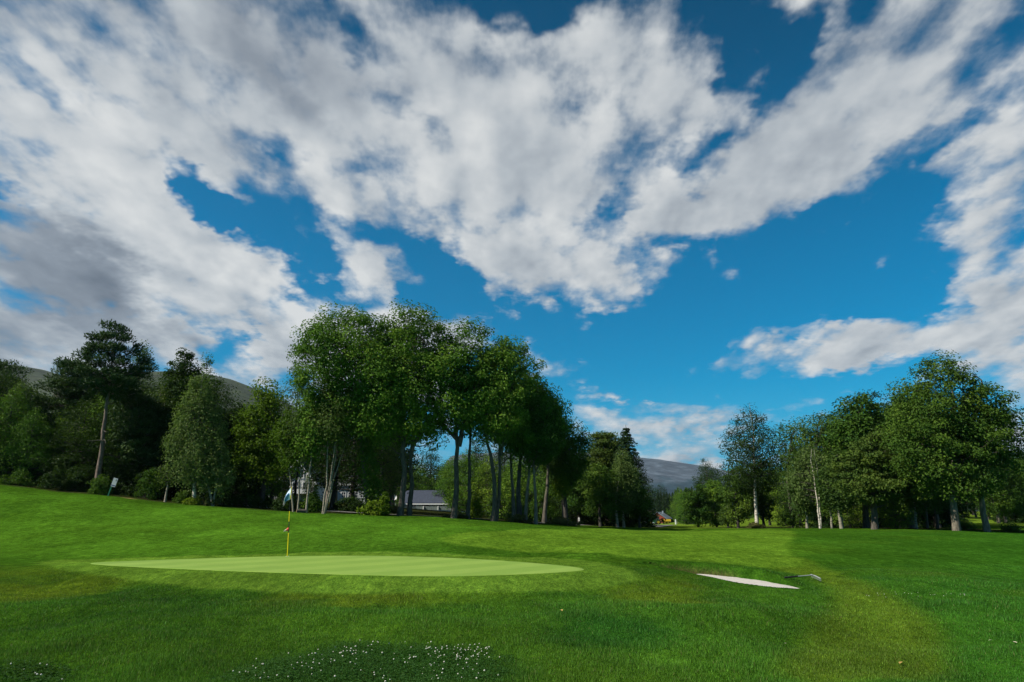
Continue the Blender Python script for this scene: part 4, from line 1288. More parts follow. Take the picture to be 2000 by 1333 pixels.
shrub(890, 47, 1008, 868, 935, 'grassy weeds at the feet of the forked maple', 225, leaves='dry', csize=.25, name='weed_clump', cat='weeds')

# ivy climbing the first maple: a part of that tree
rng = np.random.default_rng(77)
nI = 1500
tz = rng.uniform(0, 1, nI) ** 1.1
pxI = np.interp(1 - tz, [0, .35, .7, 1], [708, 714, 722, 726]); pyI = 1000 - tz * 140
spread = rng.normal(size=nI) * (6 + 7 * np.sin(tz * 3.1))
YI = 45.5 + rng.normal(size=nI) * .3 - .25
cI = np.stack([np.array([X(a + 8 + s_, b, 45.5) for a, b, s_ in zip(pxI, pyI, spread)]) - t_m3.location.x, YI - 45.5, np.array([Z(b, 45.5) for b in pyI]) - t_m3.location.z], 1)
v, f, tt = leaf_cards(rng, cI, rng.normal(size=(nI, 3)) + np.array([.2, -.8, .5]), rng.uniform(.12, .22, nI), .8, np.clip(rng.normal(.45, .2, nI), 0, 1))
link('ivy', new_mesh('ivy', v, [f], [LM['shrub']], False, attrs={'tint': tt}), t_m3)

# ------------------------------------------------------------------ trees that fill the depth of the wood (copies of a few)
def proto(kind, seed, H, R_, lo, **kw):
    k = dict(KINDS[kind]); k.update(kw)
    bark = k.pop('bark'); lf = k.pop('leaves'); nm = k.pop('name'); cat = k.pop('cat')
    n = k.pop('n')
    return (nm, cat, bark, lf, (make_spruce if kind == 'spruce' else make_plant)(seed, H, R_, lo, nclump=n, **k))


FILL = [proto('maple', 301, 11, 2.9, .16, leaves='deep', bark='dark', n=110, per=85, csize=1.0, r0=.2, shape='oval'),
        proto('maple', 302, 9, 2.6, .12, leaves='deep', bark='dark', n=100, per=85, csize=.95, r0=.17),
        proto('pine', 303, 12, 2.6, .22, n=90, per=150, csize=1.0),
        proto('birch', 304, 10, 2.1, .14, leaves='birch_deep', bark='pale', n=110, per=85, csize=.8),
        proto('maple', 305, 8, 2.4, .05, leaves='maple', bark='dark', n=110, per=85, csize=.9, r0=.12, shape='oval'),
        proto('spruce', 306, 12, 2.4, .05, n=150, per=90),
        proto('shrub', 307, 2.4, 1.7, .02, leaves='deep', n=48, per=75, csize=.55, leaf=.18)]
first = {}
GROUP = {'deep': 'trees deep in the left wood', 'mid': 'trees behind the maple row', 'right': 'trees inside the right hand group', 'valley': 'far trees in the valley', 'edge': 'trees beyond the lit meadow'}
frng = random.Random(5)


MARKS = [(-60, 'the left frame edge trees'), (8, 'the black topped pine'), (36, 'the grey green birch'), (118, 'the dark spreading pine'), (190, 'the tall leaning pine'), (262, 'the low dark pine'), (320, 'the pale dead sapling'),
         (345, 'the big rounded deep green tree'), (380, 'the white footed birch'), (416, 'the small forked birch'), (455, 'the deep green tree'), (510, 'the bright yellow green tree'), (570, 'the flag'), (599, 'the curving aspen'),
         (632, 'the fan of birch stems'), (690, 'the low hedge like bush'), (718, 'the ivy clad maple'), (783, 'the tallest maple'), (835, 'the low tiled house'), (888, 'the forked maple'), (914, 'the slender straight trunk'), (966, 'the crossing trunks'),
         (1003, 'the leaning pale trunk'), (1020, 'the dark stout trunk'), (1046, 'the lone pale trunk'), (1105, 'the round dark crowned tree'), (1140, 'the white marker post'), (1172, 'the fresh green bushy tree'), (1217, 'the light pointed birch'), (1240, 'the pointed spruce'),
         (1270, 'the gate posts'), (1285, 'the red barn'), (1302, 'the yellow trailer'), (1320, 'the tiny white post'), (1362, 'the round bushy gap tree'), (1398, 'the mid green bushy gap tree'), (1420, 'the low olive tree'), (1440, 'the dense bush like tree'), (1478, 'the tall open birch'),
         (1510, 'the right side of the open birch'), (1545, 'the loose crowned tree'), (1588, 'the twin white birch'), (1625, 'the slim pale stem'), (1640, 'the light leafed birch'), (1688, 'the tall leafy tree'), (1708, 'the thick trunked pine'), (1750, 'the layered pine boughs'), (1775, 'the green gap filling tree'),
         (1812, 'the dim grey trunk'), (1832, 'the straight dim trunk'), (1868, 'the huge broad tree'), (1890, 'the low bush between mottled trunks'), (1928, 'the scarred leaning trunk'), (1972, 'the lone round bush'), (2030, 'the right frame edge')]
FILLED = []


def fill(i, x, y, s, where):
    nm, cat, bark, lf, g = FILL[i]
    z = gz(x, y) - .1
    gr = GROUP[where] + (' (bushes)' if i == 6 else '')
    if i not in first:
        first[i] = o = plant_obj(nm, (x, y, z), g, bark, lf, 'filler', cat, gr, frng.uniform(0, 6.28), s)
    else:
        w_ = s * frng.uniform(.9, 1.12)
        o = copy_thing(first[i], (x, y, z), frng.uniform(0, 6.28), (w_, w_, s), 'filler', gr)
    FILLED.append((o, 1000 + x / y * FPX * .97, y, i, where))


def label_fillers():
    kinds = ['dark broadleaf tree', 'low dark broadleaf tree', 'dark pine', 'pale stemmed tree', 'bushy green tree', 'dark spruce', 'dark undergrowth bush']
    words = ['close behind', 'a little farther behind', 'well behind', 'deep behind', 'far behind', 'farther still behind', 'farthest of all behind']
    by = {}
    for o, px, y, i, where in FILLED:
        mk = min(MARKS, key=lambda q: abs(q[0] - px))[1]
        by.setdefault((kinds[i], mk), []).append((y, o))
    for (kd, mk), lst in by.items():
        lst.sort(key=lambda q: q[0])
        for k, (y, o) in enumerate(lst):
            far = 'far ' if y > 120 else ''
            o['label'] = far + kd + ' ' + words[min(k, 6)] + ' ' + mk


# left wood: rows behind the edge; tops kept under the outline seen in the photograph
LIM = [(-80, 700), (0, 735), (40, 760), (90, 755), (150, 735), (230, 740), (300, 715), (400, 735), (440, 790), (500, 790), (560, 790), (620, 740), (700, 700), (850, 720), (880, 885), (1000, 890), (1100, 900), (1160, 905), (1290, 960)]
def limit_scale(i, px, Y, H0):
    py = np.interp(px, [a for a, b in LIM], [b for a, b in LIM])
    x = X(px, 950, Y)
    return (Z(py, Y) - gz(x, Y)) / H0


HH = [11, 9, 12, 10, 8, 12, 2.4]
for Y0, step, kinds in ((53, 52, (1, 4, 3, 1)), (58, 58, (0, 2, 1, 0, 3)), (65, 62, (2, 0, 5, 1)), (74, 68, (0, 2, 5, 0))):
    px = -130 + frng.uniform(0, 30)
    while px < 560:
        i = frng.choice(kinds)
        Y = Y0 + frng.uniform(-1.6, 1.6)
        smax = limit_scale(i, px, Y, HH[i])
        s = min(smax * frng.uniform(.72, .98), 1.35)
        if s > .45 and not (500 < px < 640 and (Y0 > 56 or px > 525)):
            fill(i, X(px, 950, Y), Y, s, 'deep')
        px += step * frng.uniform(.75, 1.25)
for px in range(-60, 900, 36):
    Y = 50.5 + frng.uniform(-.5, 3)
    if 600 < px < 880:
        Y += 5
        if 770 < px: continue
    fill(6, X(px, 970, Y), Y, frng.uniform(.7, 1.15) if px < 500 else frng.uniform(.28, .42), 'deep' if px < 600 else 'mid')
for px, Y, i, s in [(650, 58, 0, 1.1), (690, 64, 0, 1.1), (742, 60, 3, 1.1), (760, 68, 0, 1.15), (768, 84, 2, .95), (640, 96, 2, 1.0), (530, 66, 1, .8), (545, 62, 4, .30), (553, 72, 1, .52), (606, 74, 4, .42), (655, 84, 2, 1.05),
                    (730, 80, 0, 1.2), (840, 132, 0, 1.15), (895, 92, 4, .95), (775, 130, 0, 1.1), (865, 135, 4, 1.3), (810, 128, 4, 1.1), (915, 80, 4, .9), (930, 86, 0, .82), (955, 78, 4, .85), (985, 84, 1, .92), (1010, 76, 4, .85), (1040, 80, 1, .85), (1075, 72, 4, .8),
                    (1100, 84, 0, .85), (1130, 78, 4, .9), (880, 120, 4, 1.2), (940, 118, 4, 1.15), (1000, 112, 4, 1.15), (1050, 105, 0, 1.05), (820, 150, 4, 1.4), (760, 145, 0, 1.25), (700, 140, 0, 1.2),
                    (1165, 74, 0, .8), (1195, 80, 2, .85), (1225, 76, 0, .75), (1240, 74, 1, .62), (610, 135, 0, 1.1), (545, 128, 2, 1.0), (500, 115, 0, 1.0)]:
    fill(i, X(px, 960, Y), Y, s, 'mid')
for px, Y, i, s in [(1150, 63, 6, 1.0), (1185, 62, 6, 1.1), (1215, 63, 6, 1.0), (1245, 65, 6, 1.1), (1110, 62, 6, 1.0), (980, 60, 6, 1.0), (1020, 62, 6, 1.1), (1075, 64, 6, 1.1)]:
    fill(i, X(px, 1000, Y), Y, s, 'mid')
# right group
for px, Y, i, s in [(1560, 72, 1, .9), (1600, 70, 4, .85), (1640, 64, 0, .95), (1675, 62, 1, 1.05), (1720, 62, 0, 1.1), (1755, 60, 1, 1.05), (1790, 60, 0, 1.05), (1825, 58, 0, 1.1), (1850, 60, 1, 1.0),
                    (1770, 68, 0, 1.1), (1690, 74, 0, 1.1), (1740, 76, 2, 1.0), (1810, 70, 2, 1.0), (1620, 80, 0, 1.0), (1530, 82, 4, .9), (1500, 86, 1, .85), (1655, 56, 4, .6), (1745, 53, 4, .6)]:
    fill(i, X(px, 980, Y), Y, s, 'right')
for px in (1600, 1630, 1660, 1690, 1725, 1755, 1785, 1815, 1845, 1640, 1700, 1760, 1810):
    Y = frng.uniform(58, 66)
    fill(6, X(px, 1010, Y), Y, frng.uniform(.7, 1.1), 'right')
# valley beyond the gap
for px, Y, i, s in [(1312, 262, 4, 1.2), (1322, 215, 3, .95), (1340, 150, 4, .85), (1332, 210, 4, 1.3), (1356, 175, 4, 1.0), (1375, 160, 0, .8), (1395, 190, 4, 1.1), (1415, 150, 1, .9), (1440, 180, 0, 1.0), (1355, 140, 6, 1.6), (1378, 130, 6, 1.5), (1292, 275, 0, 1.3),
                    (1268, 280, 0, 1.4), (1505, 210, 4, 1.3), (1525, 230, 0, 1.3), (1545, 220, 4, 1.2), (1565, 200, 0, 1.1), (1515, 190, 3, .9), (1535, 185, 4, .8), (1590, 190, 1, 1.2), (1384, 235, 0, 1.85), (1396, 245, 1, 1.9), (1600, 150, 0, .9), (1640, 160, 0, .9), (1460, 200, 4, 1.1)]:
    fill(i, X(px, 1000, Y), Y, s, 'valley')
for k in range(13):
    px = 1286 + k * 5.6 + frng.uniform(-1, 1); Y = 262 + frng.uniform(-10, 10)
    fill(5, X(px, 980, Y), Y, frng.uniform(.9, 1.1) * (.93 if k < 3 else 1.0), 'valley')
for px, Y, i, s in [(1880, 112, 1, .9), (1905, 118, 0, .85), (1930, 108, 1, .95), (1985, 95, 0, .9), (2010, 92, 1, 1.0), (2040, 96, 0, 1.0), (1850, 115, 0, .9), (1820, 118, 1, .9), (1780, 112, 0, .9), (1900, 130, 0, 1.1), (1960, 125, 0, 1.1), (2000, 130, 0, 1.25), (2070, 100, 0, 1.0), (1740, 118, 0, .9), (1700, 115, 1, .9)]:
    fill(i, X(px, 1000, Y), Y, s, 'edge')
for px, Y, i, s in [(1985, 90, 6, 1.3), (2015, 88, 6, 1.3), (1860, 104, 6, 1.3), (1955, 93, 6, 1.0)]:
    fill(i, X(px, 1000, Y), Y, s, 'edge')

label_fillers()

# ------------------------------------------------------------------ buildings behind the trees
P_WHITE = paint('white_painted_boards', (.50, .50, .48), .1, .6)
P_TRIM = paint('white_trim', (.78, .78, .75), .04, .5)
P_TILE = paint('blue_grey_roof_tiles', (.042, .052, .076), .3, .7, 5)
P_DARKROOF = paint('dark_roof_tiles', (.05, .05, .055), .25, .6, 5)
P_DARK = paint('dark_gap', (.03, .03, .03), .1, .7)
P_FENCE = paint('weathered_green_grey_boards', (.20, .24, .22), .22, .85, 2)
P_RED = paint('barn_red_boards', (.26, .055, .030), .18, .8, 4)
P_METALROOF = paint('pale_sheet_roof', (.20, .235, .27), .1, .45)
P_YELLOW = paint('yellow_paint', (.78, .50, .045), .06, .4)
P_FLAGYEL = paint('yellow_pole_paint', (.80, .62, .01), .04, .35)
P_BLACK = paint('black_paint', (.012, .012, .013), .2, .5)
P_GREEN = paint('tractor_green_paint', (.018, .11, .035), .1, .35)
P_RUBBER = paint('black_rubber', (.018, .018, .018), .2, .85)
P_WOOD = paint('dark_wood_post', (.05, .042, .035), .25, .85, 6)
P_SIGNGREEN = paint('green_post_paint', (.02, .16, .09), .1, .5)
P_ALU = paint('bare_metal', (.34, .35, .35), .06, .45, 3, .3)
gm = Mat('window_glass'); gm.color((.05, .06, .07)).rough(.06); gm.b.inputs['Specular IOR Level'].default_value = .7
P_GLASS = gm.m


def window(parent, x, y, z, w, h, nx_=2, nz_=2):
    """window in a wall that faces the camera (-y): frame proud of the wall, panes set in it"""
    f = MB(); t = .09
    f.box((0, 0, h / 2 - t / 2), (w, .08, t)).box((0, 0, -h / 2 + t / 2), (w, .08, t))
    f.box((-w / 2 + t / 2, 0, 0), (t, .08, h - 2 * t)).box((w / 2 - t / 2, 0, 0), (t, .08, h - 2 * t))
    for i in range(1, nx_):
        f.box((-w / 2 + w * i / nx_, 0, 0), (.05, .06, h - 2 * t))
    for k in range(1, nz_):
        f.box((0, .003, -h / 2 + h * k / nz_), (w - 2 * t, .05, .045))
    fr = f.build('window', P_TRIM, parent, (x, y - .045, z))
    pw, ph = (w - 2 * t) / nx_, (h - 2 * t) / nz_
    pm = None
    for i in range(nx_):
        for k in range(nz_):
            if pm is None:
                b = MB(); b.box((0, 0, 0), (pw - .05, .02, ph - .045)); pm = b.mesh('pane', P_GLASS)
            link('pane', pm, fr, (-w / 2 + t + pw * (i + .5), .015, -h / 2 + t + ph * (k + .5)))
    return fr


def boarded_wall(parent, w, d, h, mat, gable=0.0, pitch=.22, name='wall'):
    """box of walls clad with horizontal boards (each board stands proud at its lower edge); optional gable on the front and back"""
    b = MB()
    b.box((0, d / 2, h / 2), (w - .06, d - .06, h))
    nb = int(h / pitch)
    for k in range(nb):
        z = (k + .5) * h / nb
        b.box((0, -.002, z), (w, .05, h / nb * .86))
        b.box((-w / 2, d / 2, z), (.05, d - .06, h / nb * .86)).box((w / 2, d / 2, z), (.05, d - .06, h / nb * .86))
    if gable:
        b.prism([(-w / 2 + .02, h), (w / 2 - .02, h), (0, h + gable)], 1, .02, d - .02)
        ng = int(gable / pitch)
        for k in range(ng):
            z = h + (k + .5) * gable / ng
            ww = w * (1 - (k + 1) / ng)
            if ww > .3:
                b.box((0, -.002, z), (ww, .045, gable / ng * .86))
    return b.build(name, mat, parent)


# house with the tiled roof, long side to the course
Yc = 118
xa, xb = X(786, 985, Yc), X(884, 985, Yc)
zg = gz((xa + xb) / 2, Yc) - .3
he = Z(981, Yc) - zg; hr = Z(957.5, Yc) - zg; W = xb - xa; Dp = 7.5
hs = tag(link('house', None, loc=((xa + xb) / 2, Yc, zg)), 'low white house with blue grey tiled roof behind the board fence', 'house')
boarded_wall(hs, W, Dp, he, P_WHITE)
rf = MB()
ov = .45
run = Dp / 2 + ov; slope = (hr - he) / (Dp / 2); ze = he - ov * slope
rf.prism([(-ov, ze), (Dp / 2, hr), (Dp + ov, ze), (Dp + ov, ze - .16), (Dp / 2, hr - .18), (-ov, ze - .16)], 0, -W / 2 - .4, W / 2 + .4)
ro = rf.build('roof', P_DARKROOF, hs)
# pan tiles of the front slope, too small in the picture to pick apart: joined
nxt, nzt = 52, 15
u_ = np.linspace(-W / 2 - .4, W / 2 + .4, nxt * 4 + 1); w_ = np.linspace(0, 1, nzt * 2 + 1)
UU, WW = np.meshgrid(u_, w_)
lift = .035 + .030 * np.cos((UU - u_[0]) / (W + .8) * nxt * 2 * np.pi) + .05 * (1 - (WW * nzt) % 1.0)
yy = -ov + WW * run; zz = ze + (hr - ze) * WW + lift
nn = len(u_); i0 = (np.arange(len(w_) - 1)[:, None] * nn + np.arange(nn - 1)[None, :])
tl = link('roof_tiles', new_mesh('roof_tiles', np.c_[UU.ravel(), yy.ravel(), zz.ravel()], [np.stack([i0, i0 + 1, i0 + nn + 1, i0 + nn], -1).reshape(-1, 4)], [P_TILE], True), hs)
tl['kind'] = 'stuff'
b = MB(); b.box((0, -ov - .03, ze - .1), (W + .8, .05, .2)); b.build('fascia', P_TRIM, hs)
for px_, w_m, h_m, a_, c_ in ((803, .9, .8, 2, 2), (811, .6, .8, 1, 2), (846, .75, .8, 2, 2), (861, 1.5, 1.0, 4, 2)):
    window(hs, X(px_, 985, Yc) - hs.location.x, -.03, Z(987, Yc) - zg, w_m, h_m, a_, c_)
b = MB(); b.box((X(831, 985, Yc) - hs.location.x, -.05, he * .45), (1.1, .07, he * .86)); b.build('door', P_DARK, hs)
b = MB(); b.box((W * .2, Dp / 2 + .4, hr + .25), (.5, .5, .9)); b.build('chimney', P_DARKROOF, hs)

# gabled white house
Yg = 105
xl, xr = X(546, 940, Yg), X(614, 940, Yg)
W = xr - xl; xm = X(579, 900, Yg)
zg = gz(xm, Yg) - .3
he = Z(938, Yg) - zg; hr = Z(899, Yg) - zg; Dp = 9.0
hs = tag(link('house', None, loc=((xl + xr) / 2, Yg, zg)), 'tall white gabled house half hidden by stems behind the flag', 'house')
boarded_wall(hs, W, Dp, he, P_WHITE, hr - he - .1)
for sgn in (-1, 1):
    r_ = MB()
    r_.prism([(0, hr + .05), (sgn * (W / 2 + .5), he - .5 * (hr - he) / (W / 2) + .05), (sgn * (W / 2 + .5), he - .5 * (hr - he) / (W / 2) - .12), (0, hr - .14)][::sgn], 1, -.4, Dp + .3)
    rr_ = r_.build('roof', P_DARKROOF, hs)
    bb = MB()
    bb.prism([(0, hr + .08), (sgn * (W / 2 + .52), he - .5 * (hr - he) / (W / 2) + .08), (sgn * (W / 2 + .52), he - .5 * (hr - he) / (W / 2) - .28), (0, hr - .32)][::sgn], 1, -.48, -.405)
    bb.build('bargeboard', P_TRIM, hs)
for px_, py_, w_m, h_m in ((574, 925, 1.0, 1.3), (588, 926, 1.0, 1.3), (560, 950, 1.1, 1.3), (578, 950, 1.1, 1.3), (598, 950, 1.1, 1.3)):
    window(hs, X(px_, py_, Yg) - hs.location.x, -.03, Z(py_, Yg) - zg, w_m, h_m, 2, 2)
b = MB()
zb = Z(957, Yg) - zg
b.box((0, -.9, zb - .55), (W + .6, 1.7, .14)).box((0, -1.7, zb), (W + .6, .08, .10))
for k in range(22):
    b.box((-W / 2 + (W + .2) * k / 21 - .1, -1.7, zb - .27), (.06, .05, .46))
b.build('balcony', P_TRIM, hs)
wl = X(512, 950, Yg) - hs.location.x
b = MB(); w2 = -W / 2 - wl - .05
h2 = Z(946, Yg) - zg
b.box((wl + w2 / 2, 2.6, h2 / 2), (w2, 5, h2))
for k in range(int(h2 / .22)):
    b.box((wl + w2 / 2, .08, (k + .5) * .22), (w2 + .02, .05, .18))
wg = b.build('wing_wall', P_WHITE, hs)
b = MB(); b.prism([(-.3, h2 - .1), (2.6, h2 + 1.5), (5.5, h2 - .1), (5.5, h2 - .25), (2.6, h2 + 1.33), (-.3, h2 - .25)], 0, wl - .3, -W / 2 - .08)
b.build('wing_roof', P_DARKROOF, hs)
for px_ in (524, 537):
    window(hs, X(px_, 955, Yg) - hs.location.x, .05, Z(957, Yg) - zg, 1.0, 1.1, 2, 2)

# dim white cottage between the stems and the ivy clad maple
Yb = 112
xl, xr = X(656, 960, Yb), X(722, 960, Yb); W = xr - xl
zg = gz((xl + xr) / 2, Yb) - .3
he = Z(944, Yb) - zg; hr = Z(926, Yb) - zg; Dp = 7
hs = tag(link('house', None, loc=((xl + xr) / 2, Yb, zg)), 'dim white cottage with cross barred windows left of the ivy clad maple', 'house')
boarded_wall(hs, W, Dp, he, P_WHITE)
b = MB(); b.prism([(-.4, he - .2), (Dp / 2, hr), (Dp + .4, he - .2), (Dp + .4, he - .36), (Dp / 2, hr - .18), (-.4, he - .36)], 0, -W / 2 - .35, W / 2 + .35); b.build('roof', P_DARKROOF, hs)
b = MB(); b.box((0, -.44, he - .27), (W + .7, .06, .22)); b.build('fascia', P_TRIM, hs)
for px_, w_m in ((671, .8), (690, 1.7), (709, 1.0)):
    window(hs, X(px_, 967, Yb) - hs.location.x, -.03, Z(967, Yb) - zg, w_m, 1.0, 3 if w_m > 1.2 else 2, 2)

# board fence in front of the tiled house: every board its own piece
Yf = 98
xa, xb = X(793, 996, Yf), X(884, 996, Yf)
fz = gz((xa + xb) / 2, Yf)
ft = Z(989.5, Yf) - fz
fe = tag(link('board_fence', None, loc=(xa, Yf, fz)), 'grey green upright board fence in front of the low tiled house', 'fence')
bw = .145
b = MB(); b.box((0, 0, ft / 2), (bw - .012, .025, ft)); bm_ = b.mesh('board', P_FENCE)
nbd = int((xb - xa) / bw)
for k in range(nbd):
    link('board', bm_, fe, (k * bw, (.012 if k % 2 else 0), frng.uniform(-.03, .03)))
for zz in (.25, .8):
    b = MB(); b.box(((xb - xa) / 2, .06, ft * zz), (xb - xa, .05, .09)); b.build('rail', P_FENCE, fe)
b = MB(); b.box((0, 0, ft * .55), (.12, .12, ft * 1.1)); pmsh = b.mesh('post', P_TRIM)
for k in range(4):
    link('post', pmsh, fe, (k * (xb - xa) / 3.2 + .4, -.09, 0))

# satellite dish on its mast
Yd = 108
dx_, dz_ = X(770, 972, Yd), Z(972, Yd)
dg_ = gz(dx_, Yd)
ds = tag(link('satellite_dish', None, loc=(dx_, Yd, dg_)), 'round white satellite dish left of the tallest maple trunk', 'dish')
b = MB()
rr_ = .42; rings_ = 5; vs = [(0, .12, 0)]; fs = []
for k in range(1, rings_ + 1):
    for j in range(20):
        a = j * 2 * math.pi / 20; q = rr_ * k / rings_
        vs.append((q * math.cos(a), .12 - .16 * (k / rings_) ** 2, q * math.sin(a)))
for j in range(20):
    fs.append((0, 1 + j, 1 + (j + 1) % 20))
for k in range(rings_ - 1):
    for j in range(20):
        a0 = 1 + k * 20; fs.append((a0 + j, a0 + 20 + j, a0 + 20 + (j + 1) % 20, a0 + (j + 1) % 20))
b.add(vs, fs)
b.build('reflector', P_TRIM, ds, (0, -.1, dz_ - dg_), smooth=True)
MB().tube([(0, .06, 0), (0, .06, dz_ - dg_)], [.035, .035], 8).build('mast', P_ALU, ds)
MB().tube([(0, -.05, dz_ - dg_ - .38), (0, -.5, dz_ - dg_ - .1)], [.018, .018], 6).build('feed_arm', P_ALU, ds)

# ------------------------------------------------------------------ the farmyard in the gap
Yr = 246
xm = X(1284, 1010, Yr); zg = gz(xm, Yr) - .2
hr = Z(1000.3, Yr) - zg; he = Z(1011.5, Yr) - zg; W = X(1301, 1010, Yr) - X(1269, 1010, Yr); Dp = 9
bn_ = tag(link('barn', None, loc=(xm, Yr, zg), rot=(0, 0, R(-24))), 'red board barn with pale sheet roof at the end of the farm track', 'barn')
b = MB(); b.prism([(-W / 2, 0), (W / 2, 0), (W / 2, he), (0, hr - .12), (-W / 2, he)], 1, 0, Dp)
nbv = 26
for k in range(nbv):
    x_ = -W / 2 + (k + .5) * W / nbv
    hh = he + (hr - he) * (1 - abs(x_) / (W / 2)) - .22
    b.box((x_, -.02, hh / 2), (W / nbv * .8, .05, hh))
    b.box((W / 2 + .02, (k + .5) * Dp / nbv, he / 2 - .05), (.05, Dp / nbv * .8, he - .1))
b.build('wall', P_RED, bn_)
for sgn in (-1, 1):
    b = MB(); e_ = W / 2 + .5; zz = he - .5 * (hr - he) / (W / 2)
    b.prism([(0, hr), (sgn * e_, zz), (sgn * e_, zz - .14), (0, hr - .16)][::sgn], 1, -.5, Dp + .4)
    b.build('roof', P_METALROOF, bn_)
b = MB(); b.box((-.6, -.06, he * .42), (2.0, .06, he * .84)); b.build('door', P_DARK, bn_)
b = MB(); b.box((1.2, Dp * .4, hr - .1), (.45, .45, 1.0)); b.build('chimney', P_METALROOF, bn_)


def wheel(parent, x, y, r, w, tyre_mat, rim_mat):
    b = MB()
    th = np.linspace(0, 2 * np.pi, 20, endpoint=False)
    prof = [(-w / 2, r * .62), (-w / 2, r * .9), (-w * .3, r), (w * .3, r), (w / 2, r * .9), (w / 2, r * .62)]
    v = [(q * math.cos(a), p, q * math.sin(a)) for p, q in prof for a in th]
    f = [(k * 20 + j, k * 20 + (j + 1) % 20, (k + 1) * 20 + (j + 1) % 20, (k + 1) * 20 + j) for k in range(5) for j in range(20)]
    b.add(v, f)
    t = b.build('wheel', tyre_mat, parent, (x, y, r), smooth=True)
    rb = MB()
    prof = [(-w * .42, .02), (-w * .30, r * .25), (-w * .18, r * .45), (-w * .40, r * .62), (w * .4, r * .62), (w * .2, .02)]
    v = [(q * math.cos(a), p, q * math.sin(a)) for p, q in prof for a in th]
    rb.add(v, f)
    rb.build('rim', rim_mat, t, smooth=True)
    return t


Yt = 228
xt = X(1282, 1022, Yt); zg = gz(xt, Yt)
tr = tag(link('tractor', None, loc=(xt, Yt, zg)), 'green tractor with yellow wheels parked before the red barn', 'tractor')
for yy_ in (-.8, .8):
    wheel(tr, .45, yy_, .82, .5, P_RUBBER, P_YELLOW)
    wheel(tr, -1.95, yy_, .55, .36, P_RUBBER, P_YELLOW)
b = MB(); b.prism([(-2.6, .7), (-.55, .75), (-.55, 1.62), (-2.2, 1.5), (-2.6, 1.25)], 1, -.38, .38); b.build('hood', P_GREEN, tr)
b = MB(); b.prism([(-.6, .6), (1.0, .6), (1.0, 1.35), (-.6, 1.35)], 1, -.5, .5)
b.prism([(-.35, 1.3), (.0, 1.62), (.9, 1.62), (1.25, 1.3), (1.1, 1.2), (-.2, 1.2)], 1, .52, 1.04); b.prism([(-.35, 1.3), (.0, 1.62), (.9, 1.62), (1.25, 1.3), (1.1, 1.2), (-.2, 1.2)], 1, -1.04, -.52)
b.build('body', P_GREEN, tr)
b = MB()
for x_ in (-.5, .85):
    for y_ in (-.6, .6):
        b.box((x_, y_, 1.95), (.07, .07, 1.2))
b.box((.17, 0, 1.42), (1.4, 1.2, .1))
b.build('cab_frame', P_BLACK, tr)
b = MB(); b.box((.17, 0, 1.98), (1.25, 1.14, 1.0)); b.build('cab_glass', P_GLASS, tr)
b = MB(); b.prism([(-.75, 2.52), (1.1, 2.52), (1.0, 2.72), (-.6, 2.72)], 1, -.72, .72); b.build('cab_roof', P_GREEN, tr)
MB().tube([(-1.1, .25, 1.5), (-1.1, .25, 2.4)], [.05, .05], 8).build('exhaust', P_BLACK, tr)

xt2 = X(1301, 1022, Yt); zg2 = gz(xt2, Yt)
tl_ = tag(link('farm_trailer', None, loc=(xt2, Yt, zg2)), 'yellow low sided trailer standing behind the green tractor', 'trailer')
wt = X(1309, 1022, Yt) - X(1292.5, 1022, Yt)
b = MB(); b.box((0, 0, .80), (wt, 1.9, .12))
for y_ in (-.95, .95):
    b.box((0, y_, 1.15), (wt, .06, .6))
for x_ in (-wt / 2, wt / 2):
    b.box((x_, 0, 1.15), (.06, 1.84, .6))
for k in range(5):
    b.box((-wt / 2 + .12 + k * (wt - .24) / 4, -1.0, 1.12), (.06, .05, .62))
b.build('cargo_box', P_YELLOW, tl_)
for y_ in (-.75, .75):
    wheel(tl_, wt * .18, y_, .42, .26, P_RUBBER, P_YELLOW); wheel(tl_, -wt * .2, y_, .42, .26, P_RUBBER, P_YELLOW)
MB().tube([(-wt / 2, 0, .75), (-wt / 2 - .55, 0, .6)], [.06, .06], 8).build('drawbar', P_BLACK, tl_)

xv = X(1270, 1022, 238); zg3 = gz(xv, 238)
cr_ = tag(link('parked_car', None, loc=(xv, 238, zg3)), 'pale parked car half hidden left of the green tractor', 'car')
b = MB(); b.prism([(-2.0, .35), (2.0, .35), (2.05, .8), (1.3, .95), (.85, 1.45), (-1.2, 1.48), (-1.75, .98), (-2.05, .85)], 1, -.82, .82); b.build('body', paint('pale_blue_white_paint', (.62, .68, .74), .04, .3), cr_)
b = MB(); b.prism([(1.08, .98), (.72, 1.38), (-1.08, 1.40), (-1.5, 1.0)], 1, -.835, .835); b.build('side_window', P_GLASS, cr_)
for x_ in (-1.25, 1.25):
    for y_ in (-.75, .75):
        wheel(cr_, x_, y_, .33, .2, P_RUBBER, P_ALU)

# posts
def post(px, top, base, Y, w, mat, label, cap=None):
    x = X(px, base, Y); z = gz(x, Y) - .05
    h = Z(top, Y) - z
    b = MB(); b.box((0, 0, h / 2), (w, w, h)); b.prism([(-w / 2, h), (w / 2, h), (0, h + w * .5)], 1, -w / 2, w / 2)
    o = b.build('gate_post' if mat is P_WOOD else 'marker_post', mat, None, (x, Y, z))
    tag(o, label, 'post')
    return o


post(1266, 1016.5, 1031, 71, .11, P_WOOD, 'dark gate post on the left of the farm track mouth')
post(1273.5, 1016, 1031, 71.5, .13, P_WOOD, 'thicker dark gate post on the right of the farm track mouth')
post(1131, 1012, 1024, 60, .12, P_TRIM, 'white marker post at the end of the dry weed bank')
post(1319.5, 1015.5, 1019, 205, .3, P_TRIM, 'tiny white post on the mound right of the yellow trailer')

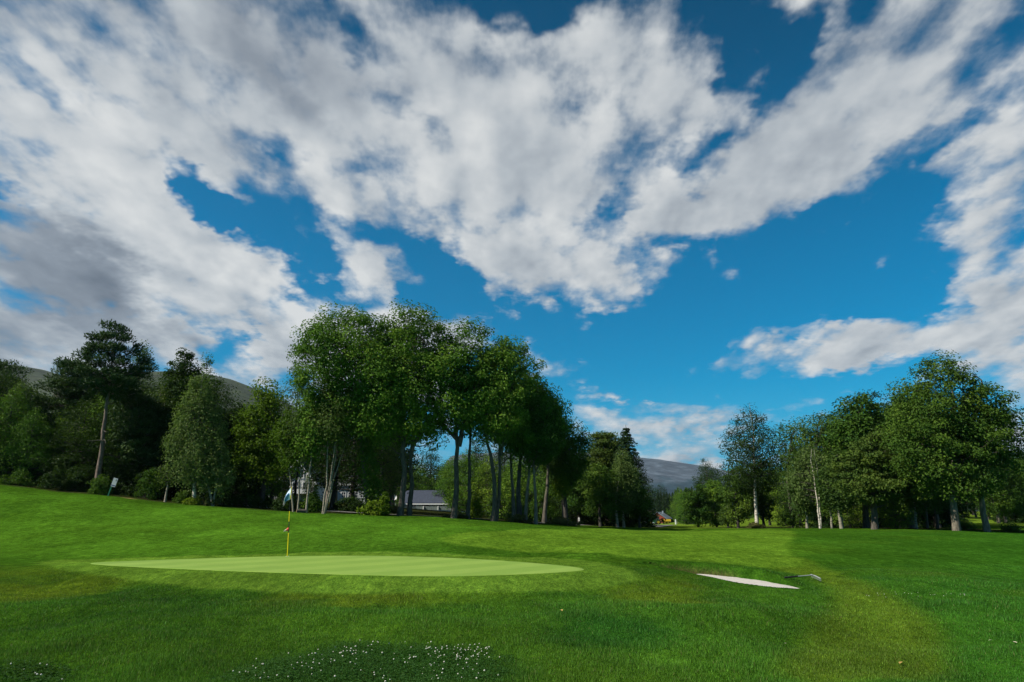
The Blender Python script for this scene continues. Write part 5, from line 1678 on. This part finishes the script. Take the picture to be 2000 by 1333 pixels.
# tilted sign by the pine
Ys = 46.3
xs_ = X(211, 968, Ys); zs_ = gz(xs_, Ys)
sg = tag(link('tilted_sign', None, loc=(xs_, Ys, zs_), rot=(0, R(14), 0)), 'grey white hole sign leaning right on a short green post', 'sign')
hb = (Z(950, Ys) - zs_) * 1.02
MB().box((0, 0, hb / 2 - .05), (.055, .055, hb + .1)).build('post', P_SIGNGREEN, sg)
bd = MB().box((.10, -.02, hb + .28), (.30, .03, .57)).build('board', paint('sign_face', (.34, .38, .38), .06, .5), sg)
MB().box((.10, -.039, hb + .08), (.298, .006, .055)).build('stripe', paint('sign_blue_stripe', (.02, .03, .10), .1, .5), bd)
MB().box((.17, -.039, hb + .44), (.035, .006, .12)).build('figure_mark', paint('sign_dark_mark', (.03, .03, .035), .1, .5), bd)

# cut log pieces beside the stems
lx, ly = X(588, 1006, 44), 44.0
lg = tag(link('cut_log', None, loc=(lx, ly, gz(lx, ly) + .09), rot=(0, 0, R(20))), 'short cut log lying at the foot of the pale stems', 'log')
MB().tube([(-.28, 0, 0), (-.1, 0, .01), (.1, 0, .0), (.28, 0, .0)], [.12, .118, .115, .112], 10).build('bark', BM['grey'], lg)
b = MB().tube([(.281, 0, 0), (.288, 0, 0)], [.10, .10], 12); b.tube([(-.288, 0, 0), (-.281, 0, 0)], [.105, .105], 12); b.build('cut_face', paint('sawn_wood', (.45, .30, .17), .15, .8, 12), lg)

# ------------------------------------------------------------------ flagstick
hx, hy = on_plane(561, 1086.8, GZ + .008)
def fp(px, py, dy=0.0):
    """offset from the hole, on the upright plane through it"""
    return (X(px, py, hy) - hx, dy, Z(py, hy) - GZ - .008)


fl = tag(link('flagstick', None, loc=(hx, hy, GZ + .008)), 'leaning yellow and black banded flagstick standing in the hole', 'flagstick')
segs = [(561, 1090, 563.7, 1041, P_FLAGYEL), (563.7, 1041, 564.6, 1019, P_BLACK), (564.6, 1019, 565.6, 999, P_FLAGYEL), (565.6, 999, 567.2, 976, P_BLACK), (567.2, 976, 569.4, 951, P_FLAGYEL)]
for i, (x0_, y0_, x1_, y1_, mt) in enumerate(segs):
    a, c_ = np.array(fp(x0_, y0_)), np.array(fp(x1_, y1_))
    MB().tube([a, (a + c_) / 2, c_], [.014 - .001 * i] * 3, 10).build('pole_band', mt, fl, smooth=False)


def cloth(name, top, bot, n, mtl, parent, fold):
    s_ = np.linspace(0, 1, n); t_ = np.linspace(0, 1, 12)
    def curve(c):
        c = np.array(c, float); k = np.linspace(0, 1, len(c))
        return np.stack([np.interp(s_, k, c[:, 0]), np.interp(s_, k, c[:, 1])], 1)
    A, B = curve(top), curve(bot)
    for _ in range(3):
        A[1:-1] = A[1:-1] * .5 + (A[:-2] + A[2:]) * .25; B[1:-1] = B[1:-1] * .5 + (B[:-2] + B[2:]) * .25
    V = []; S_, T_ = [], []
    for j, t in enumerate(t_):
        for i, s in enumerate(s_):
            p = A[i] * (1 - t) + B[i] * t
            dy = fold * math.sin(s * 7 + t * 2.4) * s + fold * .8 * math.sin(t * 8 + s * 3) * (.25 + s)
            V.append(fp(p[0], p[1], dy)); S_.append(s); T_.append(t)
    ii = (np.arange(11)[:, None] * n + np.arange(n - 1)[None, :])
    q = np.stack([ii, ii + n, ii + n + 1, ii + 1], -1).reshape(-1, 4)
    return link(name, new_mesh(name, np.array(V), [q], [mtl], True, attrs={'s': S_, 't': T_}), parent)


m = Mat('flag_cloth')
a1 = m.node('ShaderNodeAttribute'); a1.attribute_name = 's'; a2 = m.node('ShaderNodeAttribute'); a2.attribute_name = 't'
cb = m.node('ShaderNodeCombineXYZ'); m.L.new(a1.outputs['Fac'], cb.inputs[0]); m.L.new(a2.outputs['Fac'], cb.inputs[1])
mp = m.node('ShaderNodeMapping', vector_type='TEXTURE'); mp.inputs['Location'].default_value = (.50, .60, 0); mp.inputs['Scale'].default_value = (.30, .36, 1)
m.L.new(cb.outputs[0], mp.inputs['Vector'])
gr = m.node('ShaderNodeTexGradient', gradient_type='SPHERICAL'); m.L.new(mp.outputs[0], gr.inputs[0])
c = m.mix(m.ramp(gr.outputs['Fac'], [(.0, (0, 0, 0)), (.06, (1, 1, 1))]), (.56, .70, .84), (.05, .20, .42))
e2 = m.ramp(a1.outputs['Fac'], [(.80, (0, 0, 0)), (.86, (1, 1, 1))])
c = m.mix(e2, c, (.72, .62, .68))
m.color(c).rough(.7)
cloth('flag', [(569.6, 952), (566, 954.5), (561, 962), (556, 974), (553, 983)], [(567.6, 976), (563, 977), (559, 979.5), (556, 984), (552.8, 991)], 18, m.m, fl, .05)
m = Mat('pennant_cloth')
a1 = m.node('ShaderNodeAttribute'); a1.attribute_name = 's'
m.color(m.ramp(a1.outputs['Fac'], [(.0, (.62, .07, .03)), (.45, (.68, .12, .06)), (.55, (.75, .62, .55)), (1.0, (.78, .70, .66))])).rough(.7)
cloth('pennant', [(564.3, 1028.5), (559, 1033.5), (553.8, 1038)], [(563.6, 1037.5), (559, 1038), (553.6, 1038.8)], 10, m.m, fl, .02)
b = MB()
th = np.linspace(0, 2 * np.pi, 20, endpoint=False)
v = [(.054 * math.cos(a), .054 * math.sin(a), z) for z in (.003, -.12) for a in th]
b.add(v, [(j, (j + 1) % 20, 20 + (j + 1) % 20, 20 + j) for j in range(20)] + [tuple(range(20, 40))])
tag(b.build('hole_cup', P_TRIM, None, (hx, hy, GZ + .008)), 'small white lined hole at the foot of the flagstick', 'hole')

# ------------------------------------------------------------------ rake by the bunker
ra, rb_ = np.array([*gp(1533, 1139), 0]), np.array([*gp(1590, 1136), 0])
ra[2] = gz(ra[0], ra[1]) + .045; rb_[2] = gz(rb_[0], rb_[1]) + .13
rk = tag(link('bunker_rake', None, loc=tuple(ra)), 'bunker rake lying on the grass at the right end of the sand', 'rake')
d_ = rb_ - ra
MB().tube([d_ * 0, d_ * .2, d_ * .46], [.017, .018, .016], 10).build('grip', P_BLACK, rk)
MB().tube([d_ * .46, d_ * .75, d_ * .98], [.010, .010, .010], 8).build('handle', paint('grey_handle', (.30, .32, .33), .1, .4, 3, .3), rk)
h0 = d_ + np.array([-.01, .10, .0]); h1 = d_ + np.array([.04, -.26, -.055])
hd = MB().tube([h0, (h0 + h1) / 2 + np.array([0, 0, .01]), h1], [.011, .012, .011], 8).build('head', P_ALU, rk)
tb = MB().tube([(0, 0, 0), (.008, 0, -.03), (.0, 0, -.055)], [.005, .0045, .003], 6).mesh('tine', P_ALU)
for k in range(9):
    link('tine', tb, hd, tuple(h0 + (h1 - h0) * (.04 + .92 * k / 8)))

# ------------------------------------------------------------------ grass blades of the near turf
def blade_mesh(xs, ys, h, w, col, rng, lean=.55):
    n = len(xs)
    z = ground(xs, ys)
    a = rng.uniform(0, 2 * np.pi, n)
    wx, wy = np.cos(a) * w / 2, np.sin(a) * w / 2
    la = rng.uniform(0, 2 * np.pi, n); lr = h * lean * rng.uniform(.2, 1.2, n)
    v = np.empty((n, 3, 3))
    v[:, 0] = np.stack([xs - wx, ys - wy, z - .006], 1)
    v[:, 1] = np.stack([xs + wx, ys + wy, z - .006], 1)
    v[:, 2] = np.stack([xs + np.cos(la) * lr, ys + np.sin(la) * lr, z + h], 1)
    c = np.repeat(np.clip(col, 0, 1), 3, 0)
    return v.reshape(-1, 3), np.arange(n * 3).reshape(n, 3), c


m = Mat('grass_blades')
at = m.node('ShaderNodeAttribute'); at.attribute_name = 'Col'
m.color(at.outputs['Color']).rough(.6); m.b.inputs['Specular IOR Level'].default_value = .2
tr_ = m.node('ShaderNodeBsdfTranslucent'); m.L.new(at.outputs['Color'], tr_.inputs[0])
mx = m.node('ShaderNodeMixShader'); mx.inputs[0].default_value = .35
m.L.new(m.b.outputs[0], mx.inputs[1]); m.L.new(tr_.outputs[0], mx.inputs[2]); m.L.new(mx.outputs[0], m.out.inputs[0])
GB = m.m
rng = np.random.default_rng(12)
NB = 520000
Yb_ = 6.2 * (19.0 / 6.2) ** rng.uniform(0, 1, NB)
Xb_ = rng.uniform(-.92, .92, NB) * Yb_
dgr = poly_sd(Xb_, Yb_, GREEN); dpt = poly_sd(Xb_, Yb_, PIT)
keep = (dgr < -.05) & (dpt < .03)
Xb_, Yb_, dgr, dpt = Xb_[keep], Yb_[keep], dgr[keep], dpt[keep]
fr_ = poly_sd(Xb_, Yb_, ZONES['fringe']); fw = poly_sd(Xb_, Yb_, ZONES['fairway']); pt = poly_sd(Xb_, Yb_, ZONES['path']); cl = np.maximum(poly_sd(Xb_, Yb_, ZONES['clover']), poly_sd(Xb_, Yb_, ZONES['clover_small']))
tall = fbm(Xb_ * 1.6, Yb_ * 1.6, 91, 3)
hh = (.026 + .032 * sstep(-.05, .3, tall)) * rng.uniform(.55, 1.35, len(Xb_))
hh = np.where(fr_ > 0, .016, hh); hh = np.where(fw > 0, .018, hh); hh = np.where(pt > 0, np.minimum(hh, .03), hh); hh = np.where(cl > 0, hh * .7, hh)
hh = np.where((dpt > -.35) & (line_d(Xb_, Yb_, RIM_BACK) < line_d(Xb_, Yb_, RIM_NEAR)), .05 * rng.uniform(.6, 1.3, len(hh)), np.where(dpt > -.5, .018, hh))
hh = hh * (1 - .75 * sstep(11.5, 19, Yb_))
ww = .0055 * (Yb_ / 7.0) ** .9 * rng.uniform(.7, 1.4, len(Xb_))
cc = grass_color(Xb_, Yb_)
cc = cc * np.exp(rng.normal(0, .30, len(cc)))[:, None] * 1.45
straw = rng.uniform(size=len(cc)) < .045
cc[straw] = cc[straw] * .4 + np.array([.20, .17, .06]) * .6
v, f, c = blade_mesh(Xb_, Yb_, hh, ww, cc, rng)
tag(link('grass', new_mesh('grass', v, [f], [GB], False, attrs={'Col': c})), kind='stuff')

# clover leaves: three leaflets each
def in_zone(name, n, dens):
    p = np.array(ZONES[name]); lo_, hi_ = p.min(0), p.max(0)
    x = rng.uniform(lo_[0], hi_[0], n); y = rng.uniform(lo_[1], hi_[1], n)
    k = poly_sd(x, y, p) + fbm(x * 2, y * 2, 55, 3) * .9 + rng.normal(size=n) * .14 > 0.05
    return x[k], y[k]


x1, y1 = in_zone('clover', 9000, 0); x2, y2 = in_zone('clover_small', 1800, 0)
cx_, cy_ = np.r_[x1, x2], np.r_[y1, y2]
cz_ = ground(cx_, cy_) + rng.uniform(.02, .055, len(cx_))
cxs, cys, czs = [], [], []
for k in range(3):
    a = rng.uniform(0, 6.28, len(cx_)) * 0 + k * 2.094 + (cx_ * 91 % 6.28)
    cxs.append(cx_ + np.cos(a) * .009); cys.append(cy_ + np.sin(a) * .009); czs.append(cz_)
C = np.stack([np.concatenate(cxs), np.concatenate(cys), np.concatenate(czs)], 1)
v, f, tt = leaf_cards(rng, C, rng.normal(size=C.shape) * .35 + np.array([0, 0, 1.]), rng.uniform(.013, .021, len(C)), .9, np.clip(rng.normal(.4, .2, len(C)), 0, 1))
CLM = leaf_mat('clover_leaves', (.014, .058, .010), (.022, .085, .013), (.042, .125, .020))
tag(link('clover_leaves', new_mesh('clover_leaves', v, [f], [CLM], False, attrs={'tint': tt})), kind='stuff')

# white clover flowers: each one an object
b = MB()
hs_ = [(.0035, -.007), (.0098, -.003), (.0112, .002), (.0085, .0075), (.003, .0105)]
v = [(r * math.cos(a), r * math.sin(a), z) for r, z in hs_ for a in np.linspace(0, 2 * np.pi, 8, endpoint=False)]
fcs = [(k * 8 + j, k * 8 + (j + 1) % 8, (k + 1) * 8 + (j + 1) % 8, (k + 1) * 8 + j) for k in range(4) for j in range(8)]
fcs += [tuple(range(32, 40))]
b.add(v, fcs)
m = Mat('clover_blossom'); f_ = m.noise(300, 2, .6, m.obj()); m.color(m.ramp(f_, [(.35, (.42, .41, .31)), (.65, (.66, .65, .56))])).rough(.8)
head = b.mesh('blossom', m.m, False)
stemm = MB().tube([(0, 0, -.075), (.002, .001, -.04), (0, 0, -.006)], [.0014, .0013, .0012], 5).mesh('stalk', CLM)
def flower(x, y, label, group, s):
    root = link('clover_flower', None, loc=(x, y, gz(x, y) + rng.uniform(.030, .062)), rot=(rng.normal() * .25, rng.normal() * .25, rng.uniform(0, 6)), scale=(s, s, s))
    tag(root, label, 'flower', group)
    link('blossom', head, root); link('stalk', stemm, root)


fx, fy = in_zone('clover', 1500, 0)
w_ = .10 + .9 * sstep(-.02, .22, fbm(fx * 1.4, fy * 1.4, 71, 3)) * np.where(fx < -.3, 1.0, .30)
k = rng.uniform(size=len(fx)) < w_
fx, fy = fx[k][:255], fy[k][:255]
for x, y in zip(fx, fy):
    flower(x, y, 'small white clover flower standing in the dark clover patch', 'white clover flowers in the foreground patch', rng.uniform(.5, .9))
fx, fy = in_zone('clover_small', 60, 0)
for x, y in list(zip(fx, fy))[:9]:
    flower(x, y, 'small white clover flower in the lower left corner of the turf', 'white clover flowers in the lower left corner', rng.uniform(.65, .95))
for k in range(22):
    x, y = gp(1690 + k * 9.5 + rng.normal() * 5, 1167 + rng.normal() * 3.0)
    flower(x, y, 'tiny white flower in the thin row on the right hand rough', 'white flowers in the right hand rough', rng.uniform(.4, .65))

# fallen leaves
FLM = paint('fallen_leaf', (.42, .27, .08), .2, .7, 20)
FLM2 = paint('pale_fallen_leaf', (.45, .42, .30), .2, .7, 20)
lf = MB(); lf.add([(-.05, 0, .004), (-.015, .028, .012), (.03, .018, .016), (.055, 0, .006), (.03, -.018, .014), (-.015, -.026, .012), (0, 0, .003)], [(6, 0, 1), (6, 1, 2), (6, 2, 3), (6, 3, 4), (6, 4, 5), (6, 5, 0)])
for px, py, mt, lb in [(1760, 1301, FLM, 'tan fallen leaf on the mown strip near the lower right'), (1533, 1262, FLM2, 'pale fallen leaf on the turf below the bunker'), (1936, 1257, FLM2, 'pale speck of leaf in the dark rough at the right'),
                       (1983, 1260, FLM2, 'pale speck of leaf close to the right end of the rough'), (1269, 1102, FLM, 'tan fallen leaf at the left tip of the bunker lip'), (1367, 1096, FLM2, 'pale fallen leaf on the fairway above the bunker'),
                       (1097, 1197, FLM, 'brown leaf among the yellowish rough below the green')]:
    x, y = gp(px, py)
    o = lf.build('fallen_leaf', mt, None, (x, y, gz(x, y) + .03), (.1, .15, px * 1.7 % 6))
    k_ = .55 if mt is FLM2 else .8
    o.scale = (k_, k_, k_)
    tag(o, lb, 'leaf')

# ------------------------------------------------------------------ the air between here and the mountain
hz = bpy.data.materials.new('valley_air'); hz.use_nodes = True
nt = hz.node_tree; nt.nodes.clear()
pv = nt.nodes.new('ShaderNodeVolumePrincipled'); ou = nt.nodes.new('ShaderNodeOutputMaterial')
pv.inputs['Color'].default_value = (.62, .80, 1.0, 1)
pv.inputs['Density'].default_value = HAZE
pv.inputs['Anisotropy'].default_value = .3
nt.links.new(pv.outputs[0], ou.inputs['Volume'])
b = MB(); b.box((0, 2150, 145), (6900, 4560, 510))
o = b.build('haze', hz, None)
tag(o, kind='stuff')
